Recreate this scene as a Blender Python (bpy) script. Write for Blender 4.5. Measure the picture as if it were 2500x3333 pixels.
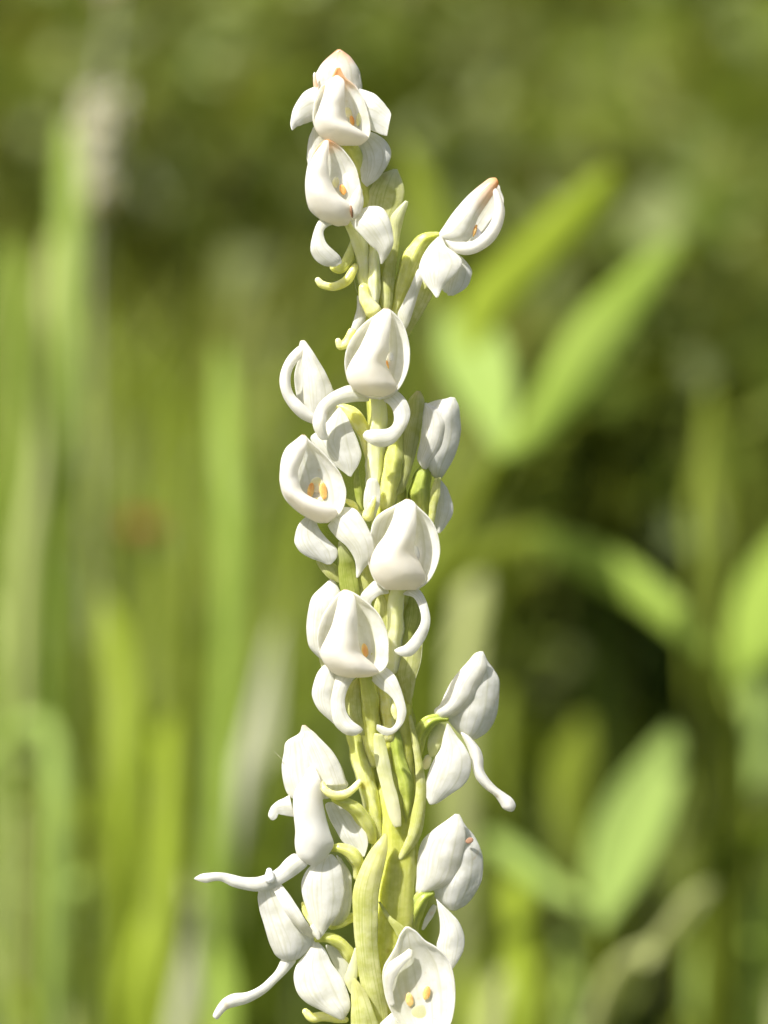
import bpy, math, random
import numpy as np
from mathutils import Vector, Matrix, noise

random.seed(7)
np.random.seed(7)
scene = bpy.context.scene
for o in list(bpy.data.objects):
    bpy.data.objects.remove(o, do_unlink=True)

# ------------------------------------------------------------------ camera
PITCH = math.radians(14.0)
D = 0.2                                   # metres from lens to the flower spike
FRAME_H = 0.0933                          # metres of the spike that fill the picture's height
PX = FRAME_H / 3333.0                     # one photograph pixel at the spike, in metres
CENTRE = Vector((0, 0, 0.36))
fwd = Vector((0, math.cos(PITCH), -math.sin(PITCH)))
upv = Vector((0, math.sin(PITCH), math.cos(PITCH)))
rgt = Vector((1, 0, 0))
CAM = CENTRE - fwd * D

cam_data = bpy.data.cameras.new('camera')
cam = bpy.data.objects.new('camera', cam_data)
scene.collection.objects.link(cam)
cam.location = CAM
cam.rotation_euler = (math.pi / 2 - PITCH, 0, 0)
cam_data.sensor_fit = 'VERTICAL'
cam_data.sensor_height = 36.0
cam_data.lens = 18.0 / (FRAME_H / 2 / D)
cam_data.clip_start = 0.005
cam_data.clip_end = 600
cam_data.dof.use_dof = True
cam_data.dof.focus_distance = D - 100 * PX
cam_data.dof.aperture_fstop = cam_data.lens / 6.6
scene.camera = cam
scene.render.resolution_x = 768
scene.render.resolution_y = 1024

# ------------------------------------------------------------------ sky, sun, exposure
to_sun = Vector((-0.44, -0.28, 0.86)).normalized()
elev = math.asin(to_sun.z)
rot = math.atan2(to_sun.x, to_sun.y)
world = bpy.data.worlds.new('World')
scene.world = world
world.use_nodes = True
wn = world.node_tree
bg = wn.nodes['Background']
sky = wn.nodes.new('ShaderNodeTexSky')
sky.sky_type = 'NISHITA'
sky.sun_disc = False
sky.sun_elevation = elev
sky.sun_rotation = rot
sky.dust_density = 4.0
sky.ozone_density = 0.4
wn.links.new(sky.outputs[0], bg.inputs[0])
bg.inputs[1].default_value = 0.07
sun_data = bpy.data.lights.new('sun', 'SUN')
sun_data.energy = 5.0
sun_data.angle = math.radians(0.53)
sun_data.color = (1.0, 0.97, 0.92)
sun = bpy.data.objects.new('sun', sun_data)
scene.collection.objects.link(sun)
sun.rotation_euler = (-to_sun).to_track_quat('-Z', 'Y').to_euler()
sun.location = (-1, -1, 3)
scene.view_settings.view_transform = 'Standard'
scene.view_settings.look = 'None'
scene.view_settings.exposure = 0.74
scene.view_settings.gamma = 1.0
scene.view_settings.use_curve_mapping = False
scene.render.engine = 'CYCLES'
scene.cycles.max_bounces = 14
scene.cycles.diffuse_bounces = 10
scene.cycles.transmission_bounces = 6
scene.cycles.sample_clamp_indirect = 6

# ------------------------------------------------------------------ materials
def new_mat(name):
    m = bpy.data.materials.new(name)
    m.use_nodes = True
    nt = m.node_tree
    nt.nodes.clear()
    return m, nt, nt.nodes.new('ShaderNodeOutputMaterial')

def N(nt, typ, **kw):
    n = nt.nodes.new(typ)
    for k, v in kw.items():
        setattr(n, k, v)
    return n

def tinted(nt, base_socket):
    """mix the vertex tint (rgb, alpha = amount) over a base colour"""
    at = N(nt, 'ShaderNodeAttribute', attribute_name='tint')
    mx = N(nt, 'ShaderNodeMix', data_type='RGBA')
    nt.links.new(at.outputs['Alpha'], mx.inputs[0])
    nt.links.new(base_socket, mx.inputs[6])
    nt.links.new(at.outputs['Color'], mx.inputs[7])
    return mx.outputs[2]

def flesh_mat(name, c1, c2, sss=0.00045, radius=(1, 1, 0.75), rough=0.42, veins=0.0, bump=0.25,
              grain=2500.0, spec=0.35, transl=0.0, vcol=None, warm=(1, 1, 1)):
    """thin living tissue: translucent, faint cells, optional lengthwise veins"""
    m, nt, out = new_mat(name)
    L = nt.links
    p = N(nt, 'ShaderNodeBsdfPrincipled')
    tc = N(nt, 'ShaderNodeTexCoord')
    no = N(nt, 'ShaderNodeTexNoise')
    no.inputs['Scale'].default_value = 380
    no.inputs['Detail'].default_value = 5
    L.new(tc.outputs['Object'], no.inputs['Vector'])
    rmp = N(nt, 'ShaderNodeMapRange')
    rmp.inputs[1].default_value = 0.35
    rmp.inputs[2].default_value = 0.68
    L.new(no.outputs[0], rmp.inputs[0])
    mx = N(nt, 'ShaderNodeMix', data_type='RGBA')
    no2 = N(nt, 'ShaderNodeTexNoise')
    no2.inputs['Scale'].default_value = 1700
    no2.inputs['Detail'].default_value = 3
    L.new(tc.outputs['Object'], no2.inputs['Vector'])
    rm2 = N(nt, 'ShaderNodeMapRange')
    rm2.inputs[1].default_value = 0.38
    rm2.inputs[2].default_value = 0.66
    rm2.inputs[3].default_value = -0.35
    rm2.inputs[4].default_value = 0.35
    L.new(no2.outputs[0], rm2.inputs[0])
    sm = N(nt, 'ShaderNodeMath', operation='ADD', use_clamp=True)
    L.new(rmp.outputs[0], sm.inputs[0])
    L.new(rm2.outputs[0], sm.inputs[1])
    L.new(sm.outputs[0], mx.inputs[0])
    mx.inputs[6].default_value = (*c1, 1)
    mx.inputs[7].default_value = (*c2, 1)
    col = mx.outputs[2]
    cells = N(nt, 'ShaderNodeTexVoronoi')
    cells.inputs['Scale'].default_value = grain
    L.new(tc.outputs['Object'], cells.inputs['Vector'])
    hsum = cells.outputs['Distance']
    if veins > 0:
        uv = N(nt, 'ShaderNodeUVMap')
        mp = N(nt, 'ShaderNodeMapping')
        mp.inputs['Scale'].default_value = (11.0, 0.8, 1)
        L.new(uv.outputs[0], mp.inputs[0])
        vn = N(nt, 'ShaderNodeTexNoise')
        vn.inputs['Scale'].default_value = 1.6
        vn.inputs['Detail'].default_value = 3
        L.new(mp.outputs[0], vn.inputs['Vector'])
        vr = N(nt, 'ShaderNodeMapRange')
        vr.inputs[1].default_value = 0.5
        vr.inputs[2].default_value = 0.66
        L.new(vn.outputs[0], vr.inputs[0])
        mul = N(nt, 'ShaderNodeMath', operation='MULTIPLY')
        mul.inputs[1].default_value = veins
        L.new(vr.outputs[0], mul.inputs[0])
        mv = N(nt, 'ShaderNodeMix', data_type='RGBA')
        L.new(mul.outputs[0], mv.inputs[0])
        L.new(col, mv.inputs[6])
        vc = vcol or tuple(c * 0.55 for c in c1)
        mv.inputs[7].default_value = (*vc, 1)
        col = mv.outputs[2]
        ad = N(nt, 'ShaderNodeMath', operation='MULTIPLY_ADD')
        L.new(vn.outputs[0], ad.inputs[0])
        ad.inputs[1].default_value = 2.2
        hl = N(nt, 'ShaderNodeMath', operation='MULTIPLY')
        hl.inputs[1].default_value = 0.6
        L.new(hsum, hl.inputs[0])
        L.new(hl.outputs[0], ad.inputs[2])
        hsum = ad.outputs[0]
    sp = N(nt, 'ShaderNodeTexNoise')
    sp.inputs['Scale'].default_value = 700
    sp.inputs['Detail'].default_value = 2
    L.new(tc.outputs['Object'], sp.inputs['Vector'])
    sr = N(nt, 'ShaderNodeMapRange')
    sr.inputs[1].default_value = 0.70
    sr.inputs[2].default_value = 0.78
    sr.inputs[4].default_value = 0.55
    L.new(sp.outputs[0], sr.inputs[0])
    sx = N(nt, 'ShaderNodeMix', data_type='RGBA')
    L.new(sr.outputs[0], sx.inputs[0])
    L.new(col, sx.inputs[6])
    sx.inputs[7].default_value = (c1[0] * 0.8, c1[1] * 0.68, c1[2] * 0.5, 1)
    col = tinted(nt, sx.outputs[2])
    L.new(col, p.inputs['Base Color'])
    p.inputs['Roughness'].default_value = rough
    p.inputs['Specular IOR Level'].default_value = spec
    p.inputs['Subsurface Weight'].default_value = 1.0 if sss > 0 else 0.0
    p.inputs['Subsurface Radius'].default_value = radius
    p.inputs['Subsurface Scale'].default_value = max(sss, 1e-5)
    bp = N(nt, 'ShaderNodeBump')
    bp.inputs['Strength'].default_value = bump
    bp.inputs['Distance'].default_value = 0.00012
    L.new(hsum, bp.inputs['Height'])
    L.new(bp.outputs[0], p.inputs['Normal'])
    sh = p.outputs[0]
    if transl > 0:
        # a thin sheet: each face scatters part of the light back and lets part through
        p.inputs['Subsurface Weight'].default_value = 0.0
        tr = N(nt, 'ShaderNodeBsdfTranslucent')
        wm = N(nt, 'ShaderNodeMix', data_type='RGBA', blend_type='MULTIPLY')
        wm.inputs[0].default_value = 1.0
        L.new(col, wm.inputs[6])
        wm.inputs[7].default_value = (*warm, 1)
        L.new(wm.outputs[2], tr.inputs[0])
        ms = N(nt, 'ShaderNodeMixShader')
        ms.inputs[0].default_value = transl
        L.new(sh, ms.inputs[1])
        L.new(tr.outputs[0], ms.inputs[2])
        sh = ms.outputs[0]
    L.new(sh, out.inputs[0])
    return m

def leaf_mat(name, c1, c2, transl=0.4, rough=0.45):
    """background leaf: grain along the blade, light shining through"""
    m, nt, out = new_mat(name)
    L = nt.links
    tc = N(nt, 'ShaderNodeTexCoord')
    no = N(nt, 'ShaderNodeTexNoise')
    no.inputs['Scale'].default_value = 45
    no.inputs['Detail'].default_value = 4
    L.new(tc.outputs['Object'], no.inputs['Vector'])
    mx = N(nt, 'ShaderNodeMix', data_type='RGBA')
    L.new(no.outputs[0], mx.inputs[0])
    mx.inputs[6].default_value = (*c1, 1)
    mx.inputs[7].default_value = (*c2, 1)
    col = tinted(nt, mx.outputs[2])
    p = N(nt, 'ShaderNodeBsdfPrincipled')
    L.new(col, p.inputs['Base Color'])
    p.inputs['Roughness'].default_value = rough
    p.inputs['Specular IOR Level'].default_value = 0.12
    tr = N(nt, 'ShaderNodeBsdfTranslucent')
    g = N(nt, 'ShaderNodeMix', data_type='RGBA', blend_type='MULTIPLY')
    g.inputs[0].default_value = 1.0
    L.new(col, g.inputs[6])
    g.inputs[7].default_value = (1.3, 1.25, 0.6, 1)
    L.new(g.outputs[2], tr.inputs[0])
    ms = N(nt, 'ShaderNodeMixShader')
    ms.inputs[0].default_value = transl
    L.new(p.outputs[0], ms.inputs[1])
    L.new(tr.outputs[0], ms.inputs[2])
    L.new(ms.outputs[0], out.inputs[0])
    return m

M = {}
def tissue(key, name, c1, c2, vcol, sss, radius, veins, bump, rough=0.34, spec=0.35, transl=0.4, warm=(1, 1, 1), grain=2500.0):
    """the same tissue as a solid stalk and as a thin sheet"""
    M[key] = flesh_mat(name, c1, c2, sss=sss, radius=radius, rough=rough, veins=veins, bump=bump, vcol=vcol, spec=spec, grain=grain)
    M[key + '_thin'] = flesh_mat(name + '_sheet', c1, c2, sss=sss, radius=radius, rough=rough, veins=veins, bump=bump, vcol=vcol,
                                 spec=spec, transl=transl, warm=warm, grain=grain)
tissue('petal', 'white_petal', (0.98, 0.975, 0.95), (0.87, 0.865, 0.79), (0.79, 0.785, 0.66), 0.0006, (0.95, 0.97, 1), 0.8, 0.16,
       rough=0.3, spec=0.45, transl=0.57, warm=(1.0, 0.99, 0.95), grain=3600.0)
tissue('lip', 'cream_lip', (0.975, 0.968, 0.94), (0.96, 0.945, 0.895), None, 0.0006, (0.95, 0.97, 1), 0.0, 0.06,
       rough=0.28, transl=0.58, warm=(1.0, 0.99, 0.95))
tissue('green', 'yellow_green_ovary', (0.60, 0.62, 0.15), (0.72, 0.73, 0.28), (0.44, 0.50, 0.07), 0.0009, (1, 1, 0.5), 0.55, 0.14)
tissue('pale', 'pale_green_tissue', (0.78, 0.80, 0.38), (0.86, 0.86, 0.56), (0.66, 0.69, 0.24), 0.0009, (1, 1, 0.7), 0.45, 0.12)
tissue('deep', 'olive_green_tissue', (0.42, 0.48, 0.09), (0.55, 0.59, 0.17), (0.27, 0.35, 0.04), 0.0009, (1, 1, 0.5), 0.6, 0.14)
tissue('bract', 'yellow_green_bract', (0.67, 0.69, 0.23), (0.83, 0.83, 0.45), (0.50, 0.55, 0.11), 0.0009, (1, 1, 0.5), 0.65, 0.16, transl=0.46)
tissue('spur', 'yellow_spur', (0.80, 0.77, 0.22), (0.88, 0.86, 0.46), (0.68, 0.67, 0.09), 0.0010, (1, 1, 0.5), 0.3, 0.12)
tissue('stem', 'yellow_green_stem', (0.54, 0.56, 0.10), (0.65, 0.66, 0.19), (0.40, 0.45, 0.045), 0.0010, (1, 1, 0.5), 0.6, 0.14)
M['orange'] = flesh_mat('orange_pollinium', (0.88, 0.36, 0.10), (0.92, 0.56, 0.22), sss=0.0004, rough=0.4)
M['yellow'] = flesh_mat('yellow_anther', (0.88, 0.78, 0.42), (0.92, 0.86, 0.62), sss=0.0005, rough=0.4)
M['brown'] = flesh_mat('brown_speck', (0.20, 0.10, 0.05), (0.34, 0.18, 0.09), sss=0.0, rough=0.6)
M['thread'] = flesh_mat('fine_thread', (0.30, 0.32, 0.16), (0.42, 0.42, 0.24), sss=0.0, rough=0.5)

# ------------------------------------------------------------------ geometry helpers
CROP = {0: (0, 0, 1.0), 1: (850, 120, .3617), 2: (900, 580, .4822), 3: (850, 980, .4219), 4: (850, 1480, .4219),
        5: (850, 1880, .3617), 6: (820, 2330, .3617), 7: (600, 2733, .3617), 8: (1000, 2733, .3617),
        9: (1200, 2050, .3617), 10: (1250, 0, .7535), 11: (1250, 1666, .7535), 12: (0, 0, .7535), 13: (0, 1666, .7535)}

def P(u, v, w=0.0):
    """photograph pixel + distance towards the lens (in spike pixels) -> world point"""
    d = D - w * PX
    return CAM + (fwd + rgt * ((u - 1250) * PX / D) + upv * ((1666.5 - v) * PX / D)) * d

def K(k, x, y, w=0.0):
    ox, oy, sc = CROP[k]
    return P(ox + x * sc, oy + y * sc, w)

def cr(p0, p1, p2, p3, t):
    return 0.5 * ((2 * p1) + (p2 - p0) * t + (2 * p0 - 5 * p1 + 4 * p2 - p3) * t * t + (3 * p1 - p0 - 3 * p2 + p3) * t ** 3)

def spline(vals, n):
    a = np.array(vals, dtype=float)
    if a.ndim == 1:
        a = a[:, None]
    k = len(a)
    ext = np.vstack([2 * a[0] - a[1], a, 2 * a[-1] - a[-2]])
    out = []
    for i in range(n):
        f = i / (n - 1) * (k - 1)
        j = min(int(f), k - 2)
        out.append(cr(ext[j], ext[j + 1], ext[j + 2], ext[j + 3], f - j))
    return np.array(out)

def world_loc(o):
    v = Vector((0, 0, 0))
    while o is not None:
        v += o.location
        o = o.parent
    return v

def link_mesh(name, verts, faces, mat, parent=None, uvs=None, tint=None, smooth=True, loc=None):
    me = bpy.data.meshes.new(name)
    base = world_loc(parent) if parent is not None else (Vector(loc) if loc is not None else Vector((0, 0, 0)))
    me.from_pydata([tuple(Vector(v) - base) for v in verts], [], faces)
    me.update()
    if uvs is not None:
        ul = me.uv_layers.new(name='UVMap')
        vi = np.empty(len(me.loops), dtype=np.int32)
        me.loops.foreach_get('vertex_index', vi)
        ul.data.foreach_set('uv', np.array(uvs, dtype=np.float32)[vi].ravel())
    at = me.color_attributes.new('tint', 'FLOAT_COLOR', 'POINT')
    if tint is None:
        tint = np.zeros((len(verts), 4))
    at.data.foreach_set('color', np.array(tint, dtype=np.float32).ravel())
    if smooth:
        me.polygons.foreach_set('use_smooth', [True] * len(me.polygons))
    me.materials.append(mat)
    o = bpy.data.objects.new(name, me)
    scene.collection.objects.link(o)
    if parent is not None:
        o.parent = parent
    elif loc is not None:
        o.location = loc
    return o

def empty(name, loc, parent=None, label=None, category=None, group=None):
    o = bpy.data.objects.new(name, None)
    o.empty_display_size = 0.01
    scene.collection.objects.link(o)
    o.location = Vector(loc) - (world_loc(parent) if parent is not None else Vector((0, 0, 0)))
    if parent is not None:
        o.parent = parent
    tag(o, label, category, group)
    return o

def tag(o, label=None, category=None, group=None, kind=None):
    if label: o['label'] = label
    if category: o['category'] = category
    if group: o['group'] = group
    if kind: o['kind'] = kind
    return o

seed_counter = [0]
ORANGE = (0.92, 0.52, 0.17)
PEACH = (0.90, 0.62, 0.38)
GREENISH = (0.62, 0.64, 0.24)
PALEG = (0.80, 0.81, 0.62)

def sheet_pts(L, R, bul, n, m, shape, wob, edge, lift):
    """loft between two edge curves given in world space"""
    seed_counter[0] += 1
    so = Vector((seed_counter[0] * 7.31, seed_counter[0] * 3.17, 1.7))
    Ls, Rs = spline(L, n), spline(R, n)
    B = spline(bul, n)[:, 0]
    toward = np.array(-fwd)
    verts, uvs = [], []
    for i in range(n):
        s = i / (n - 1)
        l, r = Ls[i], Rs[i]
        hw = np.linalg.norm(r - l) / 2
        for j in range(m):
            t = -1 + 2 * j / (m - 1)
            if shape == 'bowl':
                tt = math.sin(t * math.pi / 2)
                prof = math.sqrt(max(0.0, 1 - tt * tt))
            elif shape == 'keel':
                tt = t
                prof = 1 - abs(t) ** 1.1
            else:
                tt = math.sin(t * math.pi / 2) * 0.5 + t * 0.5
                prof = 1 - tt * tt
            p = (l + r) / 2 + (r - l) / 2 * tt + toward * (B[i] * prof + lift * math.sin(math.pi * s))
            nz = noise.noise(Vector(p / PX / 60.0) + so)
            nz2 = noise.noise(Vector(p / PX / 21.0) + so * 1.7)
            p = p + toward * (nz * wob + nz2 * wob * 0.08) * PX
            if abs(t) > 0.6 and hw > 0:
                e = noise.noise(Vector((s * 7, t * 3, 0)) + so) * edge * PX
                p = p + (r - l) / (2 * hw) * np.sign(t) * e
            verts.append(p)
            uvs.append((t * 0.5 + 0.5, s))
    faces = [(i * m + j, i * m + j + 1, (i + 1) * m + j + 1, (i + 1) * m + j) for i in range(n - 1) for j in range(m - 1)]
    return verts, faces, uvs

def tint_ramp(uvs, ends):
    """ends: list of (where 0 first row / 1 last row, colour, reach, strength)"""
    t = np.zeros((len(uvs), 4))
    for i, (a, s) in enumerate(uvs):
        for (pos, colr, reach, strength) in ends:
            d = abs(s - pos) / reach
            if d < 1:
                k = strength * (1 - d) ** 0.8
                k *= 0.9 + 0.1 * noise.noise(Vector((a * 5, s * 5, pos)))
                if k > t[i, 3]:
                    t[i] = (*colr, min(1, k))
    return t

def S(name, parent, k, rows, w=0, b=0, mat='petal', shape='curve', n=None, m=13, thick=4.5, wob=5.0, edge=3.0,
      lift=0.0, ends=(), sub=1, ground=False):
    """a petal, bract or leaf: rows = left and right edge pixels from one end to the other (crop k);
    w = depth towards the lens (number, or one per row), b = bulge towards the lens"""
    ox, oy, sc = CROP[k]
    if mat == 'petal' and shape != 'bowl':
        thick, wob = 3.6, 7.0
    rows = list(rows)
    w0 = list(w) if isinstance(w, (list, tuple)) else w
    b0 = list(b) if isinstance(b, (list, tuple)) else b
    if isinstance(w0, list) and len(w0) == 2 and len(rows) != 2:
        w0 = [w0[0] + (w0[1] - w0[0]) * i / (len(rows) - 1) for i in range(len(rows))]
    if isinstance(b0, list) and len(b0) == 2 and len(rows) != 2:
        b0 = [b0[0] + (b0[1] - b0[0]) * i / (len(rows) - 1) for i in range(len(rows))]
    for end in ((0, 1) if not ground else (0,)):
        e, q = (rows[0], rows[1]) if end == 0 else (rows[-1], rows[-2])
        wd_ = math.hypot(e[2] - e[0], e[3] - e[1])
        if wd_ < 18 or wd_ > 175:
            continue
        ex, ey, qx, qy = (e[0] + e[2]) / 2, (e[1] + e[3]) / 2, (q[0] + q[2]) / 2, (q[1] + q[3]) / 2
        ln = math.hypot(ex - qx, ey - qy) or 1
        st = min(0.24 * wd_, 20)
        nx_, ny_ = ex + (ex - qx) / ln * st, ey + (ey - qy) / ln * st
        hx, hy = (e[2] - e[0]) * 0.2, (e[3] - e[1]) * 0.2
        row = (nx_ - hx, ny_ - hy, nx_ + hx, ny_ + hy)
        pos = 0 if end == 0 else len(rows)
        src = 0 if end == 0 else -1
        if isinstance(w0, list): w0.insert(pos, w0[src])
        if isinstance(b0, list): b0.insert(pos, b0[src] * 0.3)
        rows.insert(pos, row)
    w, b = w0, b0
    if mat in ('bract', 'deep', 'pale') and not isinstance(b, list):
        b, thick = b * 0.5, 5.0
    nr = len(rows)
    ws = list(w) if isinstance(w, (list, tuple)) else [w] * nr
    if len(ws) == 2 and nr != 2:
        ws = [ws[0] + (ws[1] - ws[0]) * i / (nr - 1) for i in range(nr)]
    wid = [math.hypot(r[2] - r[0], r[3] - r[1]) for r in rows]
    mw = max(wid)
    if shape == 'bowl' and not isinstance(b, list) and b < -65:
        b = b * 0.52
    if isinstance(b, (list, tuple)):
        bs = list(b)
        if len(bs) == 2 and nr != 2:
            bs = [bs[0] + (bs[1] - bs[0]) * i / (nr - 1) for i in range(nr)]
    else:
        if mat == 'petal' and shape == 'curve':
            b = b * 0.55
        bs = [b * (x / mw) for x in wid]
    persp = (D - ws[0] * PX) / D
    L = [list(K(k, r[0], r[1], q)) for r, q in zip(rows, ws)]
    R = [list(K(k, r[2], r[3], q)) for r, q in zip(rows, ws)]
    bw = [x * PX * persp for x in bs]
    if ground:
        l, r = np.array(L[-1]), np.array(R[-1])
        c = (l + r) / 2
        for f in (0.55, 0.0):
            q = c.copy(); q[2] = c[2] * f - (0.004 if f == 0 else 0)
            q[1] += 0.01 * (1 - f)
            h = (r - l) / 2 * (0.85 if f else 0.45); h[2] = 0
            L.append(list(q - h)); R.append(list(q + h)); bw.append(bw[-1] * 0.8)
    n = n or max(14, 4 * len(L) + 2)
    v, f, uv = sheet_pts(L, R, bw, n, m, shape, wob * persp, edge * persp, lift * PX * persp)
    o = link_mesh(name, v, f, M.get(mat + '_thin', M[mat]), parent, uv, tint_ramp(uv, ends))
    so = o.modifiers.new('thickness', 'SOLIDIFY')
    so.thickness = thick * PX * persp
    so.offset = 0
    if sub:
        ss = o.modifiers.new('smooth', 'SUBSURF')
        ss.levels = sub
        ss.render_levels = sub
    return o

def tube_mesh(pts, rad, n, m, ridges=0, ridge_amp=0.0, cap=True, flat=1.0, wob=0.0):
    C = spline(pts, n)
    Rr = np.maximum(spline(rad, n)[:, 0], 1e-6)
    seed_counter[0] += 1
    so = Vector((seed_counter[0] * 5.3, 2.2, seed_counter[0] * 1.9))
    if cap:
        t0 = C[0] - C[1]; t0 /= np.linalg.norm(t0) + 1e-12
        t1 = C[-1] - C[-2]; t1 /= np.linalg.norm(t1) + 1e-12
        pre, post = [], []
        for a in (80, 55, 28):
            pre.append((C[0] + t0 * Rr[0] * math.sin(math.radians(a)), Rr[0] * math.cos(math.radians(a))))
            post.insert(0, (C[-1] + t1 * Rr[-1] * math.sin(math.radians(a)), Rr[-1] * math.cos(math.radians(a))))
        C = np.vstack([[p for p, _ in pre], C, [p for p, _ in post]])
        Rr = np.concatenate([[r for _, r in pre], Rr, [r for _, r in post]])
    n = len(C)
    verts, uvs = [], []
    nv = None
    for i in range(n):
        tg = C[min(i + 1, n - 1)] - C[max(i - 1, 0)]
        tg /= np.linalg.norm(tg) + 1e-12
        if nv is None:
            nv = np.array(-fwd)
        nv = nv - tg * np.dot(nv, tg)
        nv /= np.linalg.norm(nv) + 1e-12
        bv = np.cross(tg, nv)
        for j in range(m):
            a = 2 * math.pi * j / m
            r = Rr[i] * (1 + ridge_amp * math.cos(ridges * a + i * 0.09))
            p = C[i] + nv * math.cos(a) * r * flat + bv * math.sin(a) * r
            if wob:
                p = p + (p - C[i]) * wob * noise.noise(Vector(p / PX / 45.0) + so)
            verts.append(p)
            uvs.append((abs(j / m * 2 - 1), i / (n - 1)))
    faces = [(i * m + j, i * m + (j + 1) % m, (i + 1) * m + (j + 1) % m, (i + 1) * m + j) for i in range(n - 1) for j in range(m)]
    faces.append(tuple(range(m - 1, -1, -1)))
    faces.append(tuple((n - 1) * m + j for j in range(m)))
    return verts, faces, uvs

def T(name, parent, k, pts, w=0, mat='green', ridges=0, amp=0.0, n=None, m=18, ends=(), flat=1.0, wob=0.22):
    """a rounded stalk: pts = (x, y, radius[, depth]) in crop k"""
    ox, oy, sc = CROP[k]
    ws = [p[3] if len(p) > 3 else w for p in pts]
    persp = [(D - q * PX) / D for q in ws]
    C = [list(K(k, p[0], p[1], q)) for p, q in zip(pts, ws)]
    R = [p[2] * sc * PX * e for p, e in zip(pts, persp)]
    if not ends and mat in ('green', 'pale', 'deep', 'bract', 'spur'):
        ends = {'green': ((0, (0.40, 0.45, 0.05), 0.4, 0.6), (1, (0.80, 0.78, 0.36), 0.5, 0.6)),
                'pale': ((0, (0.60, 0.62, 0.22), 0.35, 0.6), (1, (0.86, 0.84, 0.58), 0.4, 0.5)),
                'deep': ((0, (0.26, 0.34, 0.04), 0.5, 0.6), (1, (0.58, 0.58, 0.14), 0.5, 0.6)),
                'bract': ((0, (0.48, 0.52, 0.07), 0.5, 0.6), (1, (0.70, 0.68, 0.16), 0.5, 0.5)),
                'spur': ((0, (0.62, 0.62, 0.10), 0.4, 0.5), (1, (0.90, 0.86, 0.46), 0.4, 0.6))}[mat]
    v, f, uv = tube_mesh(C, R, n or max(12, 5 * len(pts)), m, ridges, amp, True, flat, wob)
    return link_mesh(name, v, f, M[mat], parent, uv, tint_ramp(uv, ends))

def E(name, parent, k, x, y, w, rx, ry, rz, ang=0, mat='orange', ends=()):
    """a small egg-shaped grain, slightly lumpy"""
    ox, oy, sc = CROP[k]
    c = K(k, x, y, w)
    verts, uvs, faces = [], [], []
    n, m = 9, 12
    ca, sa = math.cos(math.radians(ang)), math.sin(math.radians(ang))
    for i in range(n):
        th = math.pi * (0.04 + 0.92 * i / (n - 1))
        for j in range(m):
            ph = 2 * math.pi * j / m
            a, bb, cc = rx * sc * math.sin(th) * math.cos(ph), ry * sc * math.cos(th), rz * sc * math.sin(th) * math.sin(ph)
            q = 1 + 0.12 * noise.noise(Vector((a, bb, cc)) * 0.12)
            xx, yy = (a * ca - bb * sa) * q, (a * sa + bb * ca) * q
            verts.append(c + (rgt * xx + upv * yy - fwd * cc * q) * PX)
            uvs.append((j / m, i / (n - 1)))
    faces = [(i * m + j, i * m + (j + 1) % m, (i + 1) * m + (j + 1) % m, (i + 1) * m + j) for i in range(n - 1) for j in range(m)]
    faces += [tuple(range(m - 1, -1, -1)), tuple((n - 1) * m + j for j in range(m))]
    return link_mesh(name, verts, faces, M[mat], parent, uvs, tint_ramp(uvs, ends))

#@@SETTING
# ------------------------------------------------------------------ setting: ground and far vegetation
def ground_material():
    m, nt, out = new_mat('meadow_soil')
    L = nt.links
    tc = N(nt, 'ShaderNodeTexCoord')
    n1 = N(nt, 'ShaderNodeTexNoise'); n1.inputs['Scale'].default_value = 6; n1.inputs['Detail'].default_value = 6
    n2 = N(nt, 'ShaderNodeTexNoise'); n2.inputs['Scale'].default_value = 90; n2.inputs['Detail'].default_value = 5
    L.new(tc.outputs['Object'], n1.inputs['Vector']); L.new(tc.outputs['Object'], n2.inputs['Vector'])
    r1 = N(nt, 'ShaderNodeValToRGB')
    r1.color_ramp.elements[0].position = 0.35; r1.color_ramp.elements[0].color = (0.030, 0.036, 0.010, 1)
    r1.color_ramp.elements[1].position = 0.7; r1.color_ramp.elements[1].color = (0.075, 0.085, 0.018, 1)
    L.new(n1.outputs[0], r1.inputs[0])
    mx = N(nt, 'ShaderNodeMix', data_type='RGBA'); mx.inputs[7].default_value = (0.085, 0.065, 0.035, 1)
    mr = N(nt, 'ShaderNodeMapRange'); mr.inputs[1].default_value = 0.5; mr.inputs[2].default_value = 0.7
    L.new(n2.outputs[0], mr.inputs[0]); L.new(mr.outputs[0], mx.inputs[0]); L.new(r1.outputs[0], mx.inputs[6])
    p = N(nt, 'ShaderNodeBsdfPrincipled'); p.inputs['Roughness'].default_value = 0.9
    L.new(mx.outputs[2], p.inputs['Base Color'])
    bp = N(nt, 'ShaderNodeBump'); bp.inputs['Strength'].default_value = 0.6; bp.inputs['Distance'].default_value = 0.02
    L.new(n2.outputs[0], bp.inputs['Height']); L.new(bp.outputs[0], p.inputs['Normal'])
    L.new(p.outputs[0], out.inputs[0])
    return m

def ground_z(x, y):
    r = math.hypot(x, y)
    return 0.0 if r < 0.9 else min(1, (r - 0.9) / 2) * (0.05 * noise.noise(Vector((x * 0.6, y * 0.6, 3.1))))

gv, gf = [], []
gx = [-220, -90, -40, -18, -9] + list(np.linspace(-6, 6, 49)) + [9, 18, 40, 90, 220]
gy = [-220, -90, -40, -18, -9] + list(np.linspace(-5, 8, 53)) + [12, 20, 40, 90, 220]
for yy in gy:
    for xx in gx:
        gv.append((xx, yy, ground_z(xx, yy)))
W = len(gx)
for i in range(len(gy) - 1):
    for j in range(W - 1):
        gf.append((i * W + j, i * W + j + 1, (i + 1) * W + j + 1, (i + 1) * W + j))
tag(link_mesh('ground', gv, gf, ground_material()), kind='structure')

M['mass'] = leaf_mat('meadow_foliage', (0.06, 0.085, 0.012), (0.10, 0.13, 0.02), transl=0.42)

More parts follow.
